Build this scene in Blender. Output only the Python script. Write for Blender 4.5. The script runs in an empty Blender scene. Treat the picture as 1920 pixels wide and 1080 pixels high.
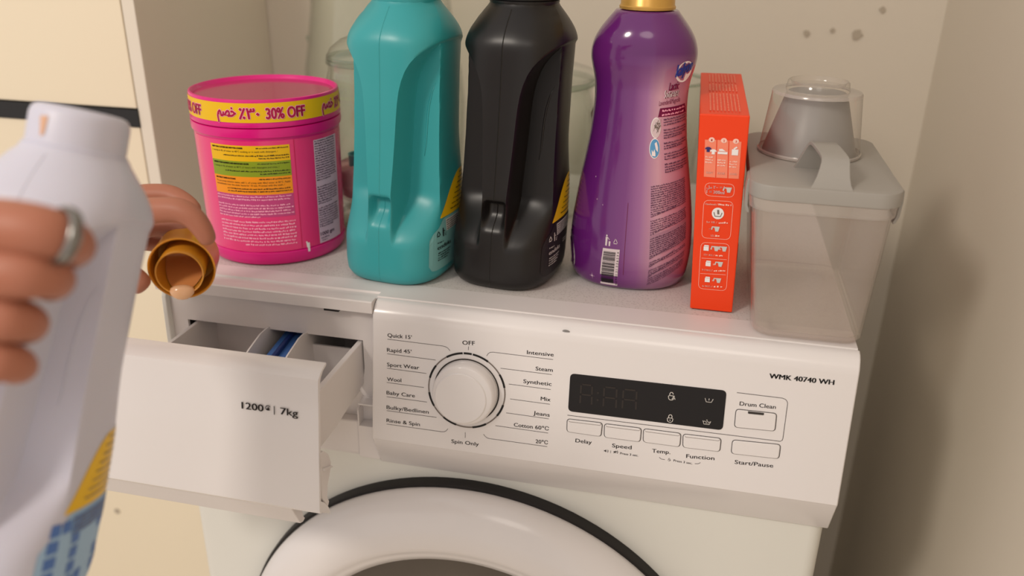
import bpy, bmesh, math, random
from mathutils import Vector, Matrix
PI = math.pi
SC = bpy.context.scene
COL = SC.collection
random.seed(7)
TOP = 0.85            # worktop height; machine frame (x right, y back, z up from the worktop) sits at z = TOP

# ---------------------------------------------------------------- camera, sky, lamps, exposure
CAM_R = ((0.97449661, 0.22391042, 0.01484871), (0.10196889, -0.38289894, -0.91814527), (-0.19989674, 0.89624356, -0.39596562))
CAM_C = Vector((0.4628988, -0.6119263, 0.2970827))
AX = [Vector(r) for r in CAM_R]                      # camera right, down, forward in the machine frame
cam = bpy.data.cameras.new('camera')
cam.lens = 30.0; cam.sensor_width = 36.0; cam.clip_start = 0.02
cam.dof.use_dof = True; cam.dof.focus_distance = 0.70; cam.dof.aperture_fstop = 3.4
cam_o = bpy.data.objects.new('camera', cam); COL.objects.link(cam_o)
m = Matrix((AX[0], -AX[1], -AX[2])).transposed().to_4x4()
m.translation = CAM_C + Vector((0, 0, TOP)); cam_o.matrix_world = m
SC.camera = cam_o

def lin(c): return tuple(((v / 255 + .055) / 1.055) ** 2.4 if v > 10 else v / 255 / 12.92 for v in c) + (1,)
w = bpy.data.worlds.new('room_light'); SC.world = w; w.use_nodes = True
w.node_tree.nodes['Background'].inputs[0].default_value = (1.0, .915, .855, 1)
w.node_tree.nodes['Background'].inputs[1].default_value = 0.74

def area_lamp(name, loc, target, size, power, col):
    l = bpy.data.lights.new(name, 'AREA'); l.shape = 'DISK'; l.size = size; l.energy = power; l.color = col
    o = bpy.data.objects.new(name, l); COL.objects.link(o)
    o.location = Vector(loc) + Vector((0, 0, TOP))
    o.rotation_euler = (Vector(target) - Vector(loc)).to_track_quat('-Z', 'Y').to_euler()
area_lamp('ceiling_lamp', (-.60, -1.52, 1.32), (.3, .1, 0), .38, 18.5, (1, .90, .79))
area_lamp('second_ceiling_lamp', (.5, -2.0, 1.5), (.3, .1, 0), .8, 4, (1, .90, .80))
SC.view_settings.view_transform = 'Standard'; SC.view_settings.look = 'None'
SC.view_settings.gamma = 1; SC.view_settings.use_curve_mapping = False
SC.view_settings.exposure = 0.0
try:
    SC.cycles.use_denoising = True; SC.cycles.max_bounces = 14; SC.cycles.transparent_max_bounces = 24
except Exception: pass

# ---------------------------------------------------------------- materials
def mat(name, col, rough=.45, spec=.5, metal=0, noise=0, nscale=60, bump=0, coat=0, trans=0, sss=0, ior=1.5):
    mt = bpy.data.materials.new(name); mt.use_nodes = True
    nt = mt.node_tree; b = nt.nodes['Principled BSDF']
    c = lin(col); b.inputs['Base Color'].default_value = c
    b.inputs['Roughness'].default_value = rough; b.inputs['Metallic'].default_value = metal
    b.inputs['Specular IOR Level'].default_value = spec; b.inputs['Coat Weight'].default_value = coat
    b.inputs['Coat Roughness'].default_value = .08; b.inputs['IOR'].default_value = ior
    b.inputs['Transmission Weight'].default_value = trans
    if sss:
        b.inputs['Subsurface Weight'].default_value = sss; b.inputs['Subsurface Radius'].default_value = (.006, .003, .002)
        b.inputs['Subsurface Scale'].default_value = .6
    if noise or bump:
        tc = nt.nodes.new('ShaderNodeTexCoord'); n = nt.nodes.new('ShaderNodeTexNoise')
        n.inputs['Scale'].default_value = nscale; n.inputs['Detail'].default_value = 5
        nt.links.new(tc.outputs['Object'], n.inputs['Vector'])
        if noise:
            mx = nt.nodes.new('ShaderNodeMix'); mx.data_type = 'RGBA'
            mx.inputs[6].default_value = tuple(v * (1 - noise) for v in c[:3]) + (1,)
            mx.inputs[7].default_value = tuple(min(1, v * (1 + noise)) for v in c[:3]) + (1,)
            nt.links.new(n.outputs['Fac'], mx.inputs[0]); nt.links.new(mx.outputs[2], b.inputs['Base Color'])
        if bump:
            bp = nt.nodes.new('ShaderNodeBump'); bp.inputs['Strength'].default_value = bump; bp.inputs['Distance'].default_value = .001
            nt.links.new(n.outputs['Fac'], bp.inputs['Height']); nt.links.new(bp.outputs['Normal'], b.inputs['Normal'])
    return mt
def clear(name, tint, haze, rough=.06, hazecol=(215, 215, 215)):
    """thin clear plastic or blown glass: see-through, hazy, glossy towards grazing angles"""
    mt = bpy.data.materials.new(name); mt.use_nodes = True; nt = mt.node_tree; nt.nodes.clear()
    out = nt.nodes.new('ShaderNodeOutputMaterial'); tr = nt.nodes.new('ShaderNodeBsdfTransparent'); tr.inputs[0].default_value = lin(tint)
    df = nt.nodes.new('ShaderNodeBsdfDiffuse'); df.inputs[0].default_value = lin(hazecol)
    gl = nt.nodes.new('ShaderNodeBsdfGlossy'); gl.inputs['Roughness'].default_value = rough
    m1 = nt.nodes.new('ShaderNodeMixShader'); m1.inputs[0].default_value = haze
    m2 = nt.nodes.new('ShaderNodeMixShader'); fr = nt.nodes.new('ShaderNodeMath'); fr.operation = 'MULTIPLY_ADD'; lw = nt.nodes.new('ShaderNodeLayerWeight'); lw.inputs[0].default_value = .5; pw = nt.nodes.new('ShaderNodeMath'); pw.operation = 'POWER'; pw.inputs[1].default_value = 3; nt.links.new(lw.outputs['Facing'], pw.inputs[0]); nt.links.new(pw.outputs[0], fr.inputs[0]); fr.inputs[1].default_value = .75; fr.inputs[2].default_value = .035
    nt.links.new(tr.outputs[0], m1.inputs[1]); nt.links.new(df.outputs[0], m1.inputs[2])
    nt.links.new(fr.outputs[0], m2.inputs[0]); nt.links.new(m1.outputs[0], m2.inputs[1]); nt.links.new(gl.outputs[0], m2.inputs[2])
    nt.links.new(m2.outputs[0], out.inputs[0])
    return mt
def flat(name, col, rough=.5): return mat(name, col, rough, .3)

M_WALL = mat('wall_paint', (212, 203, 188), .75, .2, noise=.02, nscale=3, bump=.08)
M_FLOOR = mat('floor_tile', (222, 212, 198), .5, noise=.05, nscale=8)
M_CREAM = mat('cream_lacquer', (232, 220, 196), .5, .3, noise=.015, nscale=2)
M_CABSIDE = mat('cabinet_side', (224, 216, 202), .6, .25, noise=.02, nscale=3)
M_BLACKM = mat('black_metal', (22, 21, 22), .35, .5)
M_WHITE = mat('white_enamel', (225, 221, 221), .22, .5, coat=.3)
M_BODY = mat('white_steel', (222, 222, 216), .3, .5, coat=.2)
M_WPL = mat('white_plastic', (222, 217, 216), .38, .45)
M_GAP = mat('gap_shadow_plastic', (60, 56, 54), .6, .2)
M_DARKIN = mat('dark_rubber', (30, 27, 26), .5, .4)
M_PRINT = flat('dark_print', (52, 46, 45)); M_PRINTB = flat('black_print', (24, 22, 22)); M_GREYP = flat('grey_print', (120, 110, 104))
M_DISP = mat('display_glass', (26, 22, 21), .15, .3); M_SEG = flat('dim_segments', (47, 41, 38)); M_ICON = flat('icon_white', (205, 200, 195))
M_SPECK = mat('speckled_sheet', (205, 200, 197), .5, .3)
M_BLUE = mat('blue_plastic', (70, 112, 180), .3)
M_TEAL = mat('teal_plastic', (50, 155, 160), .36, .5, noise=.02, nscale=20)
M_BLK = mat('black_plastic', (20, 17, 17), .36, .45)
M_WBOT = mat('white_bottle_plastic', (204, 204, 219), .4, .4, sss=.1)
M_GOLD = mat('amber_gold_plastic', (204, 138, 38), .28, .5, coat=.2)
M_GOLDC = mat('gold_cap', (205, 160, 80), .3, .5, metal=.4)
M_AMBER = mat('amber_liquid', (202, 136, 82), .12, .5)
M_MILK = mat('milky_liquid', (222, 176, 136), .12, .5, sss=.2)
M_PINK = mat('magenta_plastic', (222, 8, 128), .3, .5, coat=.2)
M_PINKLID = mat('magenta_lid_sheen', (186, 44, 96), .16, .5, coat=.2)  # lid pink dulled by the greyish reflection put into the colour
M_PINKLAB = mat('pink_label', (232, 52, 122), .25, .5, coat=.3)
M_YEL = flat('yellow_print', (236, 190, 20), .35); M_YELL = flat('golden_print', (236, 186, 24), .35); M_GRN = flat('green_print', (140, 160, 40), .35)
M_ORG = flat('orange_print', (246, 152, 30), .35); M_MAUVE = flat('mauve_print', (196, 70, 130), .4); M_LILAC = flat('lilac_print', (222, 190, 212), .4)
M_MAG = flat('magenta_print', (176, 10, 70)); M_PALEP = flat('pale_pink_print', (250, 178, 205)); M_WPRINT = flat('white_print', (240, 236, 236))
M_BOX = mat('orange_card', (240, 66, 18), .42, .35, noise=.015, nscale=30); M_BOXL = flat('peach_print', (246, 140, 112)); M_BOXD = mat('navy_card', (60, 40, 90), .5)
M_NAVY = flat('navy_print', (50, 46, 110)); M_PEACH = flat('light_peach_print', (250, 205, 190))
M_GREY = mat('grey_plastic', (158, 154, 148), .45, .4); M_GREYC = mat('grey_spout_plastic', (146, 143, 140), .4, .4)
M_CLEAR = clear('clear_plastic', (255, 253, 252), .07, .12, (240, 235, 230)); M_CUP = clear('clear_cup_plastic', (254, 253, 252), .055, .1, (235, 232, 230))
M_GLASS = clear('clear_glass', (251, 253, 251), .02, .03, (215, 220, 214)); M_GLASSE = clear('glass_edge', (232, 238, 233), .07, .05, (190, 205, 195))
M_RIM = clear('clear_plastic_rim', (246, 243, 241), .28, .2, (232, 226, 220))
M_POWDER = mat('pink_powder', (246, 198, 196), .9, .1, noise=.2, nscale=400, bump=.6)
M_SKIN = mat('skin', (172, 112, 90), .5, .35, noise=.05, nscale=60, bump=.12, sss=.12)
M_SILVER = mat('ring_metal', (160, 160, 158), .25, .5, metal=.9)
M_LABW = flat('label_white', (206, 204, 200)); M_LABT = flat('teal_label', (120, 176, 176)); M_LABK = flat('black_label', (38, 35, 36)); M_LABB = flat('blue_label', (110, 150, 205)); M_LABB2 = flat('pale_blue_label', (160, 192, 222)); M_LABB3 = flat('deep_blue_label', (84, 120, 186))
M_SPOT = flat('plug_grey', (176, 165, 148)); M_ORESID = flat('amber_drip', (214, 170, 140))
M_MAROON = flat('maroon_print', (112, 18, 66)); M_KBLUE = flat('logo_blue', (36, 60, 150)); M_SKYB = flat('sky_print', (90, 160, 210)); M_CREAMP = flat('pale_label_print', (214, 200, 204)); M_TXTP = flat('plum_print', (92, 62, 88))

def purple_print():
    mt = mat('purple_printed_sleeve', (92, 24, 104), .16, .5, coat=.5)
    nt = mt.node_tree; b = nt.nodes['Principled BSDF']
    tc = nt.nodes.new('ShaderNodeTexCoord'); sep = nt.nodes.new('ShaderNodeSeparateXYZ'); nt.links.new(tc.outputs['Object'], sep.inputs[0])
    at = nt.nodes.new('ShaderNodeMath'); at.operation = 'ARCTAN2'; nt.links.new(sep.outputs['Y'], at.inputs[0]); nt.links.new(sep.outputs['X'], at.inputs[1])
    r1 = nt.nodes.new('ShaderNodeValToRGB'); mr = nt.nodes.new('ShaderNodeMapRange')
    mr.inputs['From Min'].default_value = -PI; mr.inputs['From Max'].default_value = 0.2
    nt.links.new(at.outputs[0], mr.inputs[0]); nt.links.new(mr.outputs[0], r1.inputs[0])
    e = r1.color_ramp.elements; e[0].position = 0; e[0].color = lin((84, 22, 98)); e[1].position = 1; e[1].color = lin((176, 120, 150))
    for p, c in ((.30, (96, 28, 108)), (.44, (116, 50, 122)), (.54, (154, 98, 150)), (.64, (204, 160, 178))):
        q = e.new(p); q.color = lin(c)
    # the pink panel ends under the shoulder and fades over the foot
    zr = nt.nodes.new('ShaderNodeValToRGB'); mz = nt.nodes.new('ShaderNodeMapRange')
    mz.inputs['From Max'].default_value = .24; nt.links.new(sep.outputs['Z'], mz.inputs[0]); nt.links.new(mz.outputs[0], zr.inputs[0])
    z = zr.color_ramp.elements; z[0].position = .03; z[0].color = (.35, .35, .35, 1); z[1].position = .84; z[1].color = (0, 0, 0, 1)
    for p, v in ((.12, .9), (.3, 1), (.70, 1)):
        q = z.new(p); q.color = (v, v, v, 1)
    mx = nt.nodes.new('ShaderNodeMix'); mx.data_type = 'RGBA'; mx.inputs[6].default_value = lin((98, 30, 106))
    nt.links.new(zr.outputs[0], mx.inputs[0]); nt.links.new(r1.outputs[0], mx.inputs[7]); nt.links.new(mx.outputs[2], b.inputs['Base Color'])
    return mt
M_PURPLE = purple_print()
def speckle():
    nt = M_SPECK.node_tree; b = nt.nodes['Principled BSDF']
    tc = nt.nodes.new('ShaderNodeTexCoord'); v = nt.nodes.new('ShaderNodeTexVoronoi'); v.inputs['Scale'].default_value = 420
    r = nt.nodes.new('ShaderNodeValToRGB'); nt.links.new(tc.outputs['Object'], v.inputs['Vector']); nt.links.new(v.outputs['Distance'], r.inputs[0])
    r.color_ramp.elements[0].position = .18; r.color_ramp.elements[0].color = lin((190, 184, 181)); r.color_ramp.elements[1].position = .4; r.color_ramp.elements[1].color = lin((208, 203, 200))
    nt.links.new(r.outputs[0], b.inputs['Base Color'])
speckle()

# ---------------------------------------------------------------- builders (all coordinates in the machine frame)
BASE = {}
def thing(name, label, cat, base, group=None):
    o = bpy.data.objects.new(name, None); COL.objects.link(o); o.empty_display_size = .03
    o.location = Vector(base) + Vector((0, 0, TOP)); o['label'] = label; o['category'] = cat
    if group: o['group'] = group
    BASE[o] = Vector(base); return o
def tag(o, label, cat, group=None):
    o['label'] = label; o['category'] = cat
    if group: o['group'] = group
    return o
class G:
    """collects faces; link() makes one mesh object"""
    def __init__(s): s.v = []; s.f = []; s.mi = []
    def add(s, vs, fs, mi=0):
        n = len(s.v); s.v += [tuple(v) for v in vs]; s.f += [tuple(i + n for i in f) for f in fs]; s.mi += [mi] * len(fs); return s
    def link(s, name, mats, parent=None, smooth=False, base=None, bev=0, seg=2, label=None, fix=True, auto=None):
        if base is None: base = BASE[parent] if parent is not None and parent in BASE else Vector((0, 0, 0))
        base = Vector(base)
        me = bpy.data.meshes.new(name); me.from_pydata([tuple(Vector(v) - base) for v in s.v], [], s.f)
        for mm in (mats if isinstance(mats, (list, tuple)) else [mats]): me.materials.append(mm)
        me.polygons.foreach_set('material_index', s.mi)
        if fix:
            bm = bmesh.new(); bm.from_mesh(me); bmesh.ops.recalc_face_normals(bm, faces=bm.faces); bm.to_mesh(me); bm.free()
        if smooth: me.polygons.foreach_set('use_smooth', [True] * len(me.polygons))
        me.update()
        o = bpy.data.objects.new(name, me); COL.objects.link(o)
        if parent is not None: o.parent = parent
        else: o.location = base + Vector((0, 0, TOP))
        BASE[o] = base
        if bev:
            md = o.modifiers.new('bevel', 'BEVEL'); md.width = bev; md.segments = seg; md.limit_method = 'ANGLE'; md.angle_limit = math.radians(38)
            if smooth is False: pass
        if auto:
            me.polygons.foreach_set('use_smooth', [True] * len(me.polygons))
            me.set_sharp_from_angle(angle=math.radians(auto))
        if label: o['label'] = label
        return o
def box(g, x0, x1, y0, y1, z0, z1, mi=0):
    return g.add([(x0, y0, z0), (x1, y0, z0), (x1, y1, z0), (x0, y1, z0), (x0, y0, z1), (x1, y0, z1), (x1, y1, z1), (x0, y1, z1)],
                 [(0, 3, 2, 1), (4, 5, 6, 7), (0, 1, 5, 4), (1, 2, 6, 5), (2, 3, 7, 6), (3, 0, 4, 7)], mi)
def prism_x(g, prof, x0, x1, mi=0):       # profile in (y, z) pushed along x
    n = len(prof); g.add([(x0, y, z) for y, z in prof] + [(x1, y, z) for y, z in prof],
        [tuple(range(n))[::-1], tuple(range(n, 2 * n))] + [(i, (i + 1) % n, n + (i + 1) % n, n + i) for i in range(n)], mi); return g
def prism_z(g, prof, z0, z1, mi=0):
    n = len(prof); g.add([(x, y, z0) for x, y in prof] + [(x, y, z1) for x, y in prof],
        [tuple(range(n))[::-1], tuple(range(n, 2 * n))] + [(i, (i + 1) % n, n + (i + 1) % n, n + i) for i in range(n)], mi); return g
def rings(g, secs, cap0=True, cap1=True, mi=0, loop=False):
    n = len(secs[0]); vs = [p for s in secs for p in s]; fs = []
    K = len(secs)
    for k in range(K if loop else K - 1):
        k2 = (k + 1) % K
        for i in range(n): fs.append((k * n + i, k * n + (i + 1) % n, k2 * n + (i + 1) % n, k2 * n + i))
    if cap0 and not loop: fs.append(tuple(range(n))[::-1])
    if cap1 and not loop: fs.append(tuple(range((K - 1) * n, K * n)))
    return g.add(vs, fs, mi)
def lathe(g, prof, cx, cy, n=64, cap0=True, cap1=True, mi=0, loop=False):   # prof: (radius, z)
    return rings(g, [[(cx + r * math.cos(2 * PI * i / n), cy + r * math.sin(2 * PI * i / n), z) for i in range(n)] for r, z in prof], cap0, cap1, mi, loop)
def tube(g, pts, r, n=8, mi=0):
    secs = []; pts = [Vector(p) for p in pts]
    for i, p in enumerate(pts):
        d = (pts[min(i + 1, len(pts) - 1)] - pts[max(i - 1, 0)]).normalized()
        a = d.orthogonal().normalized() if i == 0 else (a - d * a.dot(d)).normalized()
        b = d.cross(a); rr = r[i] if isinstance(r, (list, tuple)) else r
        secs.append([p + (a * math.cos(2 * PI * k / n) + b * math.sin(2 * PI * k / n)) * rr for k in range(n)])
    return rings(g, secs, True, True, mi)
def rrect(x0, x1, y0, y1, r, n=6):
    out = []
    for cx, cy, a in ((x1 - r, y1 - r, 0), (x0 + r, y1 - r, 90), (x0 + r, y0 + r, 180), (x1 - r, y0 + r, 270)):
        for i in range(n + 1):
            t = math.radians(a + 90 * i / n); out.append((cx + r * math.cos(t), cy + r * math.sin(t)))
    return out

# ---- flat print: text, ribbons and patches laid in (u, v) and carried onto a surface by fn(u, v) -> point
TCACHE = {}
def text2d(s, bold=0, res=3):
    k = (s, bold, res)
    if k in TCACHE: return TCACHE[k]
    c = bpy.data.curves.new('t', 'FONT'); c.body = s; c.resolution_u = res; c.fill_mode = 'FRONT'; c.offset = bold
    o = bpy.data.objects.new('t', c); COL.objects.link(o)
    dg = bpy.context.evaluated_depsgraph_get(); me = bpy.data.meshes.new_from_object(o.evaluated_get(dg))
    vs = [(v.co.x, v.co.y) for v in me.vertices]; fs = [tuple(p.vertices) for p in me.polygons]
    bpy.data.objects.remove(o); bpy.data.curves.remove(c); bpy.data.meshes.remove(me)
    x0 = min((v[0] for v in vs), default=0); x1 = max((v[0] for v in vs), default=1)
    TCACHE[k] = ([((x - x0), y) for x, y in vs], fs, x1 - x0); return TCACHE[k]
def put_text(g, s, p0, p1, fn, cap=None, bold=0, mi=0, res=3):
    """text whose baseline runs from p0 to p1 in surface coordinates; cap = capital height"""
    vs, fs, wd = text2d(s, 0, res); d = Vector((p1[0] - p0[0], p1[1] - p0[1])); L = d.length; d = d / L; nrm = Vector((-d.y, d.x))
    sx = L / wd; sy = (cap / .73) if cap else sx
    for k in ((0,) if not bold else (-bold, 0, bold)):
        g.add([fn(p0[0] + d.x * (x * sx + k) + nrm.x * y * sy, p0[1] + d.y * (x * sx + k) + nrm.y * y * sy) for x, y in vs], fs, mi)
def ribbon(g, pts, wd, fn, mi=0, closed=False):
    n = len(pts); vs = []
    for i in range(n):
        a = Vector(pts[(i - 1) % n] if closed or i > 0 else pts[0]); b = Vector(pts[(i + 1) % n] if closed or i < n - 1 else pts[-1])
        d = (b - a).normalized(); q = Vector((-d.y, d.x)) * wd / 2
        vs += [fn(pts[i][0] + q.x, pts[i][1] + q.y), fn(pts[i][0] - q.x, pts[i][1] - q.y)]
    fs = [(2 * i, 2 * i + 1, (2 * i + 3) % (2 * n), (2 * i + 2) % (2 * n)) for i in range(n if closed else n - 1)]
    g.add(vs, fs, mi)
def lerp2(a, b, t): return (a[0] + (b[0] - a[0]) * t, a[1] + (b[1] - a[1]) * t)
def patch(g, quad, fn, nu=10, nv=4, mi=0):       # quad: tl, tr, br, bl in surface coordinates
    tl, tr, br, bl = quad; vs = []
    for j in range(nv + 1):
        a = lerp2(tl, bl, j / nv); b = lerp2(tr, br, j / nv)
        for i in range(nu + 1): vs.append(fn(*lerp2(a, b, i / nu)))
    g.add(vs, [(j * (nu + 1) + i, j * (nu + 1) + i + 1, (j + 1) * (nu + 1) + i + 1, (j + 1) * (nu + 1) + i) for j in range(nv) for i in range(nu)], mi)
def disc(g, c, r, fn, n=20, mi=0, ry=None):
    ry = ry or r; g.add([fn(c[0] + r * math.cos(2 * PI * i / n), c[1] + ry * math.sin(2 * PI * i / n)) for i in range(n)], [tuple(range(n))], mi)
def circ(c, r, n=24, ry=None): return [(c[0] + r * math.cos(2 * PI * i / n), c[1] + (ry or r) * math.sin(2 * PI * i / n)) for i in range(n)]
def poly(g, pts, fn, mi=0): g.add([fn(*p) for p in pts], [tuple(range(len(pts)))], mi)
def fine(g, p0, p1, h, fn, mi=0, asp=1.0, gap=.35, seed=0, script=False):
    """one line of print too small to read: word-long strokes along the line (asp = surface u units per v unit)"""
    rnd = random.Random(seed * 77 + 5); L = abs(p1[0] - p0[0]); t = 0; word = h * asp
    while t < L - word * .6:
        wl = min(word * rnd.uniform(1.0, 4.2), L - t); a = lerp2(p0, p1, t / L); b = lerp2(p0, p1, (t + wl) / L)
        k = max(1, int(wl / (word * .75)))
        for i in range(k):
            c0 = lerp2(a, b, i / k); c1 = lerp2(a, b, (i + rnd.uniform(.6, .95)) / k); hh = h * rnd.uniform(.55, 1.0); dy = rnd.uniform(-.12, .12) * h
            g.add([fn(c0[0], c0[1] + dy), fn(c1[0], c1[1] + dy), fn(c1[0], c1[1] + dy + hh), fn(c0[0], c0[1] + dy + hh)], [(0, 1, 2, 3)], mi)
        t += wl + word * gap * rnd.uniform(.7, 1.4)
def stuff(o): o['kind'] = 'stuff'; return o

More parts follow.
